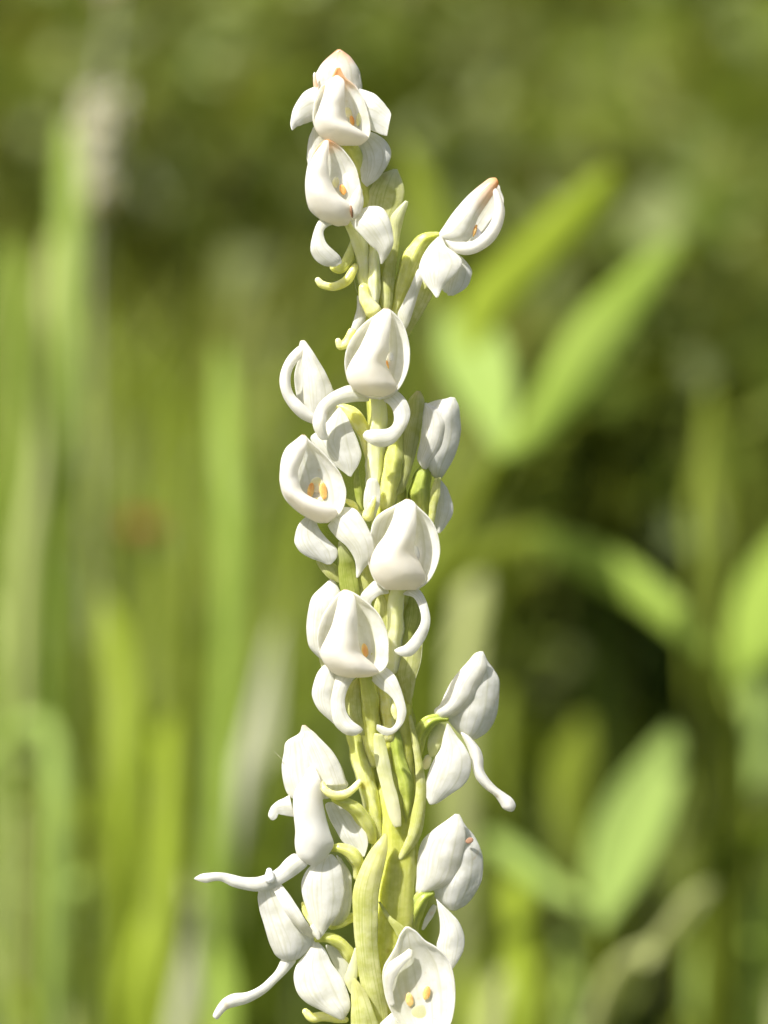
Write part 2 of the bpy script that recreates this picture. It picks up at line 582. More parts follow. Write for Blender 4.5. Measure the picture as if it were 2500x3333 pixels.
def build_mass(name, verts, faces, cols, mat, label, category):
    me = bpy.data.meshes.new(name)
    v = np.array(verts, dtype=np.float32)
    f = np.array(faces, dtype=np.int32)
    me.vertices.add(len(v)); me.vertices.foreach_set('co', v.ravel())
    me.loops.add(f.size); me.loops.foreach_set('vertex_index', f.ravel())
    me.polygons.add(len(f))
    me.polygons.foreach_set('loop_start', np.arange(0, f.size, f.shape[1], dtype=np.int32))
    me.polygons.foreach_set('loop_total', np.full(len(f), f.shape[1], dtype=np.int32))
    me.update(calc_edges=True)
    at = me.color_attributes.new('tint', 'FLOAT_COLOR', 'POINT')
    at.data.foreach_set('color', np.array(cols, dtype=np.float32).ravel())
    me.polygons.foreach_set('use_smooth', [True] * len(f))
    me.materials.append(mat)
    o = bpy.data.objects.new(name, me)
    scene.collection.objects.link(o)
    tag(o, label, category, kind='stuff')
    return o

PAL_GRASS = [(0.17, 0.225, 0.02), (0.23, 0.29, 0.03), (0.11, 0.145, 0.015), (0.26, 0.29, 0.055), (0.38, 0.40, 0.15), (0.065, 0.095, 0.014)]
def grass_field():
    V, F, Cc = [], [], []
    rs = np.random.RandomState(11)
    count = 0
    while count < 20000:
        dist = 0.66 + 5.5 * rs.rand() ** 1.7
        ang = (rs.rand() - 0.5) * 1.5
        x, y = CAM.x + dist * math.sin(ang), CAM.y + dist * math.cos(ang)
        cl = noise.noise(Vector((x * 2.3, y * 1.6, 9.0)))
        if cl < -0.22 + 0.25 * rs.rand() - 0.15:
            continue
        h = (0.10 + 0.20 * rs.rand()) * (1.0 + 0.7 * cl) * min(1.0, 0.55 + dist * 0.25)
        wd = 0.002 + 0.0035 * rs.rand()
        a = rs.rand() * 6.28
        lean = h * (0.1 + 0.55 * rs.rand())
        dx, dy = math.cos(a) * lean, math.sin(a) * lean
        px, py = -math.sin(a) * wd, math.cos(a) * wd
        if rs.rand() < 0.6:
            px, py = wd, wd * 0.3
        z0 = ground_z(x, y) - 0.01
        c = np.array(PAL_GRASS[rs.randint(len(PAL_GRASS))]) * (0.75 + 0.5 * rs.rand()) * (1.0 + 0.5 * cl)
        i0 = len(V)
        for q in range(5):
            s = q / 4
            k = 1 - s ** 2.2 * 0.96
            cx, cy, cz = x + dx * s * s, y + dy * s * s, z0 + h * (s - 0.18 * s * s * (lean / h))
            V.append((cx - px * k, cy - py * k, cz)); V.append((cx + px * k, cy + py * k, cz))
            Cc.append((*c, 1)); Cc.append((*c, 1))
        for q in range(4):
            F.append((i0 + 2 * q, i0 + 2 * q + 1, i0 + 2 * q + 3, i0 + 2 * q + 2))
        count += 1
    for _ in range(1900):
        dist = 0.5 + 0.4 * rs.rand()
        px_ = rs.rand()
        u = -500 + 3500 * px_ ** 1.25
        if 1350 < u and rs.rand() < 0.55:
            continue
        c0 = K(0, u, 1666, (D - dist) / PX)
        x, y = c0.x, c0.y
        h = (0.10 + 0.20 * rs.rand() ** 1.4) * (1.15 if u < 1000 else 0.8)
        wd = 0.0010 + 0.0015 * rs.rand()
        lean = h * (0.05 + 0.35 * rs.rand()); a = rs.rand() * 6.28
        dx, dy = math.cos(a) * lean, math.sin(a) * lean
        c = np.array([(0.26, 0.36, 0.04), (0.34, 0.44, 0.07), (0.40, 0.46, 0.16), (0.20, 0.27, 0.03), (0.44, 0.48, 0.22)][rs.randint(5)]) * (0.75 + 0.4 * rs.rand())
        i0 = len(V)
        for q in range(6):
            s_ = q / 5
            k = 1 - s_ ** 2.2 * 0.96
            cx, cy, cz = x + dx * s_ * s_, y + dy * s_ * s_, -0.01 + h * (s_ - 0.12 * s_ * s_)
            V.append((cx - wd * k, cy - wd * 0.3 * k, cz)); V.append((cx + wd * k, cy + wd * 0.3 * k, cz))
            Cc.append((*c, 1)); Cc.append((*c, 1))
        for q in range(5):
            F.append((i0 + 2 * q, i0 + 2 * q + 1, i0 + 2 * q + 3, i0 + 2 * q + 2))
    build_mass('meadow_grass', V, F, Cc, M['mass'], 'thick blurred green and olive grass filling the meadow behind the orchid', 'grass')
grass_field()

PAL_LEAF = [(0.085, 0.12, 0.011), (0.115, 0.15, 0.016), (0.05, 0.07, 0.010), (0.14, 0.165, 0.028), (0.09, 0.095, 0.018), (0.32, 0.37, 0.15)]
def leaf_mass(name, label, category, count, place, size, seed, dark=1.0):
    V, F, Cc = [], [], []
    rs = np.random.RandomState(seed)
    made = 0
    while made < count:
        pos, gain = place(rs)
        if pos is None:
            continue
        l = size * (0.6 + 0.9 * rs.rand()); wd = l * (0.22 + 0.2 * rs.rand())
        d = rs.randn(3) * (1, 1, 0.6); d /= np.linalg.norm(d)
        s = np.cross(d, rs.randn(3)); s /= np.linalg.norm(s)
        nrm = np.cross(d, s)
        c = np.array(PAL_LEAF[rs.randint(len(PAL_LEAF))]) * (0.7 + 0.6 * rs.rand()) * gain * dark
        p = np.array(pos); i0 = len(V)
        for q in (p, p + d * l * 0.45 + s * wd - nrm * l * 0.05, p + d * l - nrm * l * 0.18, p + d * l * 0.45 - s * wd - nrm * l * 0.05):
            V.append(q); Cc.append((*c, 1))
        F.append((i0, i0 + 1, i0 + 2, i0 + 3))
        made += 1
    return build_mass(name, V, F, Cc, M['mass'], label, category)

def place_under(rs):
    dist = 1.3 + 5.0 * rs.rand() ** 1.2
    ang = (rs.rand() - 0.5) * 1.5
    x, y = CAM.x + dist * math.sin(ang), CAM.y + dist * math.cos(ang)
    cl = noise.noise(Vector((x * 1.7 + 4, y * 1.1, 2.0))) * 0.7 + noise.noise(Vector((x * 5.5, y * 2.2, 6.0))) * 0.6
    hmax = 0.16 + 0.10 * dist * (0.6 + cl)
    if cl < -0.28 or hmax < 0.05:
        return None, 1
    return (x, y, ground_z(x, y) + hmax * rs.rand() ** 0.7), max(0.5, 0.88 + 1.9 * cl)
leaf_mass('undergrowth', 'low olive green leafy undergrowth far behind the orchid, out of focus', 'undergrowth', 26000, place_under, 0.05, 5)

def place_far(rs):
    ang = (rs.rand() - 0.5) * 1.9
    dist = 7 + 4 * rs.rand() + 1.2 * math.sin(ang * 9)
    x, y = CAM.x + dist * math.sin(ang), CAM.y + dist * math.cos(ang)
    h = 2.2 + 1.4 * noise.noise(Vector((x * 0.5, y * 0.4, 7.0)))
    return (x, y, ground_z(x, y) + h * rs.rand()), max(0.6, 0.95 + 1.6 * noise.noise(Vector((x * 1.1, y * 0.5, 3.0))))
leaf_mass('far_thicket', 'dark distant thicket of leafy bushes closing off the meadow', 'thicket', 22000, place_far, 0.16, 8, 0.8)
#@@NEARBG
# ------------------------------------------------------------------ blurred plants close behind the orchid
M['leaf_bright'] = leaf_mat('bright_leaf', (0.29, 0.41, 0.05), (0.41, 0.52, 0.12), transl=0.5)
M['leaf_yellow'] = leaf_mat('yellow_green_leaf', (0.28, 0.37, 0.02), (0.39, 0.47, 0.06), transl=0.5)
M['leaf_pale'] = leaf_mat('pale_leaf', (0.30, 0.42, 0.09), (0.41, 0.52, 0.16), transl=0.45)
M['leaf_olive'] = leaf_mat('olive_leaf', (0.17, 0.22, 0.018), (0.25, 0.30, 0.04), transl=0.45)
M['leaf_dark'] = leaf_mat('dark_leaf', (0.05, 0.09, 0.012), (0.07, 0.11, 0.02), transl=0.35)
M['straw'] = leaf_mat('dry_straw', (0.50, 0.48, 0.20), (0.58, 0.55, 0.28), transl=0.3)
M['straw_green'] = leaf_mat('fading_straw', (0.42, 0.46, 0.17), (0.50, 0.53, 0.24), transl=0.35)
M['grey_stalk'] = leaf_mat('grey_stalk', (0.36, 0.38, 0.22), (0.44, 0.45, 0.29), transl=0.15)
M['white_blur'] = leaf_mat('dry_white', (0.80, 0.78, 0.66), (0.86, 0.85, 0.76), transl=0.3)
M['rust'] = leaf_mat('rusty_leaf', (0.24, 0.09, 0.025), (0.30, 0.12, 0.04), transl=0.3)

def dw(d):
    return (D - d) / PX

def ground_under(k, x, y, d):
    p = K(k, x, y, dw(d))
    return Vector((p.x, p.y, ground_z(p.x, p.y)))

def BL(name, parent, k, rows, d, b=20, mat='leaf_bright', ground=False, lift=0, d2=None, shape='curve', lean=0.04, slim=0.72):
    rows = [(x0 + (x1 - x0) * (1 - slim) / 2, y0 + (y1 - y0) * (1 - slim) / 2, x1 - (x1 - x0) * (1 - slim) / 2, y1 - (y1 - y0) * (1 - slim) / 2) for x0, y0, x1, y1 in rows]
    d1 = d if d2 is None else d2
    tip = lean * d / 0.45
    nn = len(rows)
    w = [dw(d1 + tip * (1 - i / (nn - 1)) ** 1.2) for i in range(nn)]
    return S(name, parent, k, rows, w=w, b=b, mat=mat, m=7, n=max(10, 3 * len(rows)), thick=7, wob=10, edge=8, sub=0, ground=ground, lift=lift, shape=shape)

def ST(name, parent, pts, rad, mat):
    rad = [r * 0.8 for r in rad]
    v, f, uv = tube_mesh([list(p) for p in pts], rad, 20, 8, cap=True)
    return link_mesh(name, v, f, M[mat], parent, uv)

def down(p, dx=0.0, dy=0.0):
    """points from p down to the ground"""
    p = Vector(p)
    g = Vector((p.x + dx, p.y + dy, -0.004))
    return [p, p.lerp(g, 0.5) + Vector((0, 0, 0)), g]

# leafy herb on the right, three leaves in sun
base = ground_under(10, 330, 2300, 0.42)
h = empty('leafy_herb', base, label='leafy herb with two long upright lance-shaped yellow green leaves, beside the orchid spike', category='plant')
BL('leaf', h, 10, [(1240, 1020, 1290, 1080), (1060, 1120, 1240, 1230), (860, 1280, 1130, 1420), (730, 1460, 990, 1640), (640, 1640, 860, 1800), (540, 1840, 700, 1950), (490, 1950, 560, 1990)], 0.42, 25, 'leaf_bright', d2=0.40)
BL('leaf', h, 10, [(950, 720, 1020, 780), (790, 820, 960, 890), (620, 950, 850, 1070), (480, 1080, 720, 1240), (350, 1220, 580, 1370), (300, 1400, 480, 1500), (380, 1700, 470, 1720), (480, 1960, 530, 1975)], 0.43, 25, 'leaf_yellow')
BL('leaf', h, 10, [(210, 1380, 460, 1340), (190, 1540, 580, 1470), (260, 1700, 610, 1640), (370, 1830, 590, 1790), (480, 1950, 540, 1960)], 0.41, -20, 'leaf_pale')
BL('leaf', h, 10, [(60, 640, 120, 630), (70, 800, 260, 820), (100, 1000, 330, 1050), (180, 1250, 330, 1280), (330, 1600, 400, 1620), (470, 1950, 520, 1960)], 0.46, 10, 'leaf_olive')
a = K(10, 510, 1960, dw(0.415)); b_ = K(10, 330, 2300, dw(0.42)); c_ = K(11, 150, 600, dw(0.42))
ST('stem', h, [a, b_, c_] + down(c_, 0.0, 0.01)[1:], [0.0022, 0.0028, 0.003, 0.0032, 0.0035], 'leaf_olive')

# arching leaf behind
base = ground_under(11, 1400, 1500, 0.44)
h = empty('arching_herb', base, label='slender herb whose broad leaf arches over, between the orchid and the picture edge plant', category='plant')
BL('leaf', h, 11, [(650, 70, 660, 130), (760, 60, 740, 230), (950, 110, 890, 340), (1150, 230, 1070, 440), (1300, 380, 1240, 560), (1410, 560, 1370, 650)], 0.44, 20, 'leaf_bright')
BL('leaf', h, 11, [(130, 420, 200, 470), (320, 160, 380, 310), (520, 80, 550, 210), (690, 55, 700, 170), (900, 200, 880, 280), (1200, 420, 1180, 480), (1400, 600, 1380, 640)], 0.48, 12, 'leaf_olive')  # shadowed part of the arching leaf, its shade put into the olive colour
a = K(11, 1400, 620, dw(0.445)); b_ = K(11, 1420, 1100, dw(0.45))
ST('stem', h, [a, b_] + down(b_, 0.003, 0)[1:], [0.002, 0.0026, 0.003, 0.0034], 'leaf_olive')

base = ground_under(11, 1600, 1500, 0.47)
h = empty('sunlit_herb', base, label='herb with a large sunlit yellow green leaf standing beyond the arching leaf', category='plant')
BL('leaf', h, 11, [(1720, 60, 1780, 100), (1500, 270, 1900, 280), (1440, 460, 1850, 500), (1450, 620, 1720, 690), (1460, 720, 1560, 740)], 0.46, 25, 'leaf_bright')
BL('leaf', h, 11, [(1900, 1180, 1900, 1280), (1659, 1290, 1680, 1480), (1480, 1400, 1500, 1560), (1380, 1500, 1400, 1560)], 0.45, 15, 'leaf_yellow')
BL('leaf', h, 11, [(1560, 740, 1640, 740), (1520, 900, 1700, 900), (1530, 1060, 1690, 1080), (1560, 1200, 1620, 1220)], 0.52, 15, 'leaf_pale')
a = K(11, 1500, 730, dw(0.465)); b_ = K(11, 1540, 1300, dw(0.46))
ST('stem', h, [a, b_] + down(b_, 0.002, 0.005)[1:], [0.002, 0.0026, 0.003, 0.0034], 'leaf_olive')
ST('stalk', h, [K(11, 1390, 1530, dw(0.45)), K(11, 1480, 1600, dw(0.455)), K(11, 1545, 1700, dw(0.46))], [0.0012, 0.0014, 0.0016], 'leaf_olive')

base = ground_under(11, 960, 2100, 0.41)
h = empty('broad_leaf_herb', base, label='low herb with one big pale green oval leaf, above the straw coloured stalk', category='plant')
BL('leaf', h, 11, [(1220, 930, 1280, 980), (1090, 1040, 1320, 1120), (930, 1200, 1300, 1300), (845, 1380, 1230, 1480), (830, 1560, 1130, 1640), (900, 1700, 1030, 1730), (930, 1800, 960, 1800)], 0.41, -30, 'leaf_pale')
BL('leaf', h, 11, [(820, 900, 900, 900), (710, 1050, 930, 1080), (690, 1220, 860, 1260), (780, 1500, 850, 1520), (900, 1790, 940, 1800)], 0.56, 12, 'leaf_olive')
BL('leaf', h, 11, [(420, 1440, 480, 1380), (520, 1540, 600, 1430), (660, 1640, 740, 1560), (860, 1740, 900, 1690), (930, 1800, 945, 1790)], 0.45, 15, 'leaf_pale')
a = K(11, 945, 1800, dw(0.412))
ST('stem', h, down(a, 0.002, 0.004), [0.0016, 0.002, 0.0026], 'leaf_olive')

# straw coloured stalk, diagonal
p0, p1, p2 = K(11, 1345, 1660, dw(0.38)), K(11, 1180, 1870, dw(0.39)), K(11, 900, 2230, dw(0.41))
base = Vector((p2.x - 0.03, p2.y + 0.03, 0))
h = empty('straw_stalk', base, label='straw coloured dry stalk leaning diagonally below the big pale leaf', category='stalk')
ST('stem', h, [p0, p1, p2, p2.lerp(base, 0.5), base - Vector((0, 0, .004))], [0.0010, 0.0017, 0.002, 0.0022, 0.0024], 'straw_green')
BL('blade', h, 11, [(1415, 1595, 1425, 1610), (1290, 1660, 1370, 1730), (1190, 1800, 1270, 1850), (1110, 1930, 1160, 1955)], 0.385, 15, 'straw_green')

# added dark-leaved shrubs, their colour standing in for shade in the gaps
def gap_shade_shrub(label, k, x, y, d, rx, rz, seed, count=900):
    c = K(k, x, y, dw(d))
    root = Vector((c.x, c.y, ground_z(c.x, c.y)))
    h = empty('gap_shade_shrub', root, label=label, category='shrub', group='added dark shrubs standing in for shaded gaps')
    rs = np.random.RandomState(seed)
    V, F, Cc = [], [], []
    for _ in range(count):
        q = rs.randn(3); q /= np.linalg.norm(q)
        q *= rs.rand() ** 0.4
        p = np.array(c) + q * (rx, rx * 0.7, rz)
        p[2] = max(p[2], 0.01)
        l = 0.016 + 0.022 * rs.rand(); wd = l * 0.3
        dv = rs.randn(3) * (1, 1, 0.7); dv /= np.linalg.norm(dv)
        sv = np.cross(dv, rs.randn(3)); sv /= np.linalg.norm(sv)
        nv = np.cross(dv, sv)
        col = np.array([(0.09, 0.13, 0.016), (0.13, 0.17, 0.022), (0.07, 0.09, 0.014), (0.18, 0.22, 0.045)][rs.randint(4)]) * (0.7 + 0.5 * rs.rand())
        i0 = len(V)
        for t in (p, p + dv * l * 0.45 + sv * wd, p + dv * l - nv * l * 0.15, p + dv * l * 0.45 - sv * wd):
            V.append(tuple(t)); Cc.append((*col, 1))
        F.append((i0, i0 + 1, i0 + 2, i0 + 3))
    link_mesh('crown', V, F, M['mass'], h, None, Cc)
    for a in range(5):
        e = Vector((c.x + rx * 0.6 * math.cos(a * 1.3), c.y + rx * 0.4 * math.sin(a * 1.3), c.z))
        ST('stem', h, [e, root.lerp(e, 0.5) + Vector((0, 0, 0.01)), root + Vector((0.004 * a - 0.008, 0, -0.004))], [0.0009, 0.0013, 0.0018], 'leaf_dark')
gap_shade_shrub('added dark green shrub standing in for the shaded gap under the arching leaf', 11, 900, 560, 0.85, 0.075, 0.055, 21)
gap_shade_shrub('small added dark shrub standing in for shade low between the pale oval leaf and the orchid', 11, 900, 1900, 0.7, 0.035, 0.03, 23, 350)
gap_shade_shrub('added dark shrub standing in for shaded ground beyond the two upright lance-shaped leaves', 10, 1150, 1950, 0.75, 0.05, 0.035, 24, 500)

# grass clumps
RB = random.Random(31)
def clump(label, k, x, y, d, blades, name='grass_clump'):
    base = ground_under(k, x, y, d)
    h = empty(name, base, label=label, category='grass', group='grass clumps behind the orchid')
    for (rows, dd, mat) in blades:
        BL('blade', h, k, rows, dd, 18, mat, ground=True, slim=0.55)
        wdt = max(abs(r[2] - r[0]) for r in rows)
        for _ in range(2):
            ox_ = RB.choice((-1, 1)) * RB.uniform(0.45, 1.1) * wdt
            y0 = rows[0][1]; up = RB.uniform(120, 620)
            lean_ = RB.uniform(-0.7, 0.7) * wdt
            rr = [(r[0] + ox_ + lean_ * (1 - i / len(rows)) ** 2, r[1] + up * (1 - i / (len(rows) - 1)), r[2] + ox_ + lean_ * (1 - i / len(rows)) ** 2, r[3] + up * (1 - i / (len(rows) - 1))) for i, r in enumerate(rows)]
            BL('blade', h, k, rr, dd + RB.uniform(-0.02, 0.09), 10, RB.choice((mat, 'leaf_olive', 'leaf_olive', 'leaf_olive', 'straw_green')), ground=True, slim=RB.uniform(0.2, 0.35))
    return h

clump('grass clump with one tall broad light green blade under the whitish dry spike', 12, 280, 2211, 0.50, [
    ([(250, 560, 340, 540), (200, 800, 400, 800), (195, 1200, 395, 1200), (185, 1700, 380, 1700), (130, 2211, 310, 2211), (90, 3000, 300, 3000), (110, 4600, 260, 4600)], 0.50, 'leaf_bright'),
    ([(120, 1000, 150, 1000), (60, 1500, 160, 1500), (40, 2200, 150, 2200), (60, 4600, 170, 4600)], 0.56, 'leaf_olive'),
    ([(410, 1350, 470, 1330), (400, 1800, 560, 1790), (400, 2300, 560, 2300), (420, 4600, 540, 4600)], 0.66, 'leaf_olive')])
clump('grass clump with pale green mid-height blade close to the orchid spike', 12, 960, 2211, 0.46, [
    ([(930, 1520, 990, 1510), (880, 1750, 1060, 1740), (880, 2000, 1090, 2000), (890, 2300, 1110, 2300), (900, 2800, 1080, 2800), (860, 3400, 1060, 3400), (840, 4500, 1000, 4500)], 0.46, 'leaf_bright'),
    ([(1120, 2300, 1160, 2280), (1080, 2600, 1240, 2600), (1070, 3000, 1260, 3000), (1080, 4500, 1240, 4500)], 0.6, 'leaf_olive')])
clump('dense yellow green grass clump left of the grey leaning stalk', 13, 560, 2100, 0.48, [
    ([(430, 380, 480, 360), (400, 560, 600, 560), (420, 850, 660, 850), (430, 1150, 640, 1150), (440, 1700, 620, 1700), (460, 2300, 600, 2300)], 0.47, 'leaf_yellow'),
    ([(650, 180, 700, 170), (580, 450, 760, 450), (580, 750, 780, 750), (600, 1200, 800, 1200), (600, 2300, 760, 2300)], 0.53, 'leaf_olive'),
    ([(720, 900, 780, 900), (640, 1300, 830, 1300), (590, 1700, 800, 1700), (560, 2300, 760, 2300)], 0.44, 'leaf_yellow'),
    ([(380, 1200, 430, 1180), (330, 1500, 470, 1500), (340, 1900, 500, 1900), (360, 2300, 500, 2300)], 0.50, 'leaf_olive'),
    ([(880, 1880, 980, 1850), (850, 2000, 1060, 2000), (850, 2300, 1080, 2300)], 0.42, 'leaf_bright')])
clump('grass clump with a pale blade bent over at its top', 13, 230, 2100, 0.46, [
    ([(-140, 1130, -120, 1180), (-40, 960, 20, 1090), (90, 850, 120, 1000), (220, 860, 180, 1010), (290, 990, 180, 1060), (330, 1200, 160, 1200), (320, 1500, 170, 1500), (300, 2300, 170, 2300)], 0.46, 'leaf_pale'),
    ([(90, 1650, 130, 1620), (200, 1700, 230, 1590), (330, 1660, 350, 1560), (420, 1700, 400, 1620), (420, 2300, 380, 2300)], 0.47, 'leaf_pale'),
    ([(60, 2080, 110, 2050), (20, 2200, 230, 2180), (60, 2300, 240, 2300)], 0.5, 'leaf_yellow'),
    ([(150, -40, 200, -60), (110, 120, 300, 120), (120, 330, 330, 330), (150, 600, 300, 600), (150, 2300, 280, 2300)], 0.58, 'leaf_pale')])
clump('grass clump with upright yellow blade below the low white flower', 11, 590, 2100, 0.43, [
    ([(490, 1600, 640, 1590), (478, 1760, 690, 1750), (480, 2000, 700, 2000), (490, 2300, 700, 2300)], 0.43, 'leaf_yellow'),
    ([(760, 1860, 820, 1840), (740, 2050, 880, 2050), (740, 2300, 880, 2300)], 0.47, 'leaf_pale'),
    ([(330, 1900, 380, 1880), (290, 2050, 450, 2050), (290, 2300, 450, 2300)], 0.5, 'leaf_yellow')])
clump('sparse grass clump with straw tinted blades near the sunlit herb', 11, 1450, 2100, 0.52, [
    ([(1395, -560, 1415, -560), (1340, -380, 1480, -380), (1325, -150, 1500, -150), (1380, 60, 1520, 60), (1380, 400, 1480, 400), (1400, 900, 1490, 900), (1400, 2300, 1500, 2300)], 0.52, 'leaf_olive'),
    ([(1560, 1640, 1640, 1640), (1530, 1820, 1680, 1820), (1500, 2300, 1660, 2300)], 0.46, 'leaf_bright'),
    ([(1330, 1900, 1400, 1880), (1290, 2100, 1420, 2100), (1290, 2300, 1420, 2300)], 0.48, 'leaf_pale')])
clump('dry straw grass clump directly behind the upper right orchid flower', 11, 380, 900, 0.6, [
    ([(300, 250, 460, 250), (280, 380, 480, 380), (250, 550, 460, 550), (230, 760, 440, 760), (230, 2300, 400, 2300)], 0.58, 'straw_green')])

# grey leaning stalk
p0, p1, p2 = K(13, 1180, 560, dw(0.5)), K(13, 1010, 1350, dw(0.48)), K(13, 790, 2230, dw(0.46))
base = Vector((p2.x - 0.035, p2.y - 0.01, 0))
h = empty('grey_stalk', base, label='thick grey brown dead stalk leaning behind the low left flowers', category='stalk')
ST('stem', h, [p0, p1, p2, p2.lerp(base, 0.5), base - Vector((0, 0, .004))], [0.0009, 0.0036, 0.0042, 0.0044, 0.0046], 'grey_stalk')
BL('sheath', h, 13, [(1195, 480, 1205, 480), (1110, 720, 1215, 720), (1060, 920, 1220, 920), (980, 1150, 1180, 1150), (930, 1400, 1090, 1400)], 0.485, 25, 'grey_stalk')

# pale dry flower spike, far left
p0, p1 = K(12, 540, -300, dw(0.64)), K(12, 380, 900, dw(0.64))
base = Vector((p1.x - 0.005, p1.y, 0))
h = empty('dry_flower_spike', base, label='whitish dry flower spike rising above the tall broad grass blade', category='flower spike')
ST('stem', h, [p0, K(12, 450, 300, dw(0.64)), p1, p1.lerp(base, 0.5), base - Vector((0, 0, .004))], [0.0006, 0.001, 0.0016, 0.002, 0.002], 'grey_stalk')
rs = random.Random(4)
for i in range(120):
    t = rs.random()
    yy = 530 + 420 * t if i % 6 else -260 + 330 * t
    t = (yy + 220) / 1080
    cx = 500 - 95 * t + rs.uniform(-75, 75)
    L_ = rs.uniform(110, 190); aa = rs.uniform(-0.9, 0.9) - 1.57
    ux, uy = math.cos(aa) * L_, math.sin(aa) * L_
    nx, ny = -uy * 0.34, ux * 0.34
    ax = 500 - 95 * t
    BL('floret', h, 12, [(ax - 4, yy + 20, ax + 4, yy + 20), ((ax + cx) / 2 + nx, yy + uy * .4 + ny, (ax + cx) / 2 - nx, yy + uy * .4 - ny), (cx + ux * .5 - 3, yy + uy - 2, cx + ux * .5 + 3, yy + uy + 2)],
       0.64 + rs.uniform(-0.01, 0.01), 10, 'white_blur', lean=0.008, slim=1.0)

# rust coloured withered leaf
a = K(13, 620, 60, dw(0.62))
base = Vector((a.x, a.y, 0))
h = empty('withered_herb', base, label='thin herb carrying a rust red withered leaf, left of the orchid', category='plant')
BL('leaf', h, 13, [(530, 60, 550, 30), (570, 110, 610, 0), (650, 110, 680, 20), (700, 70, 710, 40)], 0.62, 12, 'rust')
ST('stem', h, [a, K(13, 640, 750, dw(0.625))] + down(K(13, 640, 750, dw(0.625)))[1:], [0.001, 0.0014, 0.0016, 0.0018], 'leaf_olive')
#@@ORCHID
# ------------------------------------------------------------------ the orchid
foot = P(1235, 3900, -10)
foot = Vector((foot.x + 0.004, foot.y + 0.018, 0.0))
orchid = empty('white_orchid', foot, label='tall white orchid spike in focus with hooded flowers on a yellow green stem', category='orchid')

stem_px = [(1108, 330, 24, -5), (1150, 480, 30, -8), (1185, 640, 36, -10), (1225, 950, 42, -10), (1248, 1400, 50, -12), (1275, 1900, 56, -12),
           (1278, 2300, 62, -12), (1290, 2650, 70, -10), (1275, 3000, 76, -10), (1250, 3333, 80, -10), (1240, 3700, 84, -10)]
pts = [list(P(a, b, d)) for a, b, c, d in stem_px]
rad = [c * 1.06 * PX for a, b, c, d in stem_px]
last = Vector(pts[-1])
for f in (0.75, 0.5, 0.25, 0.0):
    q = Vector((foot.x, foot.y, -0.006)).lerp(last, f)
    q.y = foot.y + (last.y - foot.y) * f ** 1.6
    pts.append(list(q)); rad.append((0.0024 + 0.0012 * (1 - f)))
v, f, uv = tube_mesh(pts, rad, 90, 22, ridges=5, ridge_amp=0.07, wob=0.2)
link_mesh('stem', v, f, M['stem'], orchid, uv)
# stem leaves below the picture
for (z, ang, ln) in ((0.05, 0.6, 0.16), (0.09, 3.4, 0.15), (0.14, 1.9, 0.12), (0.19, 5.0, 0.09)):
    dirv = Vector((math.cos(ang), abs(math.sin(ang)) * 0.5 + 0.1, 0)).normalized()
    side = Vector((-dirv.y, dirv.x, 0))
    L, R = [], []
    for i in range(6):
        s = i / 5
        c = Vector((foot.x, foot.y, z)) + dirv * ln * (0.02 + 0.55 * s) + Vector((0, 0, ln * (0.75 * s - 0.35 * s * s)))
        hw = 0.013 * math.sin(math.pi * (0.12 + 0.86 * s)) * (ln / 0.15)
        L.append(list(c - side * hw)); R.append(list(c + side * hw))
    v, f, uv = sheet_pts(L, R, [0.002] * 6, 16, 7, 'curve', 10, 6, 0)
    o = link_mesh('leaf', v, f, M['leaf_bright'], orchid, uv)
    so = o.modifiers.new('thickness', 'SOLIDIFY'); so.thickness = 0.0004; so.offset = 0

def flower(k, x, y, w):
    return empty('flower', K(k, x, y, w), orchid)

TIP = ((1, ORANGE, 0.16, 1.0),)
TIP0 = ((0, ORANGE, 0.14, 0.95),)
SOFT0 = ((0, PEACH, 0.14, 0.7),)
GB = ((0, GREENISH, 0.22, 0.8),)

# ---- top bud
f0 = flower(1, 700, 300, 60)
S('bud_hood', f0, 1, [(680, 128, 725, 128), (620, 175, 785, 170), (550, 245, 840, 235), (500, 320, 884, 310), (474, 400, 902, 410), (485, 500, 906, 500), (520, 620, 880, 620)], w=55, b=48, shape='bowl', ends=((0, (0.86, 0.42, 0.12), 0.5, 1.1),))
S('bud_back', f0, 1, [(690, 130, 720, 130), (560, 245, 830, 235), (480, 400, 900, 410), (520, 620, 880, 620)], w=70, b=-60, shape='bowl')
S('petal', f0, 1, [(476, 320, 490, 320), (470, 390, 500, 400), (480, 470, 520, 480)], w=100, b=10, ends=((0.5, ORANGE, 0.5, 0.5),))
T('ovary', f0, 1, [(700, 560, 70, 40), (730, 720, 70, 10), (720, 860, 50, 0)], mat='pale')

# ---- first flower
f1 = flower(1, 720, 650, 130)
S('hood', f1, 1, [(688, 275, 700, 275), (620, 400, 755, 365), (540, 450, 850, 440), (485, 570, 925, 560), (465, 700, 962, 690), (490, 830, 985, 810), (560, 915, 970, 900), (690, 970, 880, 975)], w=130, b=-75, shape='bowl', ends=((0, ORANGE, 0.34, 1.0),), thick=6)
S('lip', f1, 1, [(640, 370, 715, 365), (590, 410, 750, 405), (560, 530, 750, 540), (520, 650, 752, 650), (485, 750, 785, 770), (495, 840, 905, 850), (565, 915, 965, 912), (690, 975, 890, 978)], w=[128, 150, 165, 160, 140, 132, 130, 128], b=[8, 14, 18, 25, 50, 58, 40, 8], mat='lip', ends=((1, (0.95, 0.90, 0.80), 0.5, 0.55),))
S('sepal', f1, 1, [(520, 440, 500, 740), (420, 475, 425, 775), (340, 555, 365, 795), (285, 660, 315, 812), (266, 770, 290, 835), (276, 836, 284, 842)], w=(100, 130), b=30)
S('sepal', f1, 1, [(880, 460, 950, 830), (1000, 500, 1020, 855), (1090, 578, 1078, 880), (1150, 650, 1120, 890), (1172, 700, 1132, 892)], w=(95, 120), b=30)
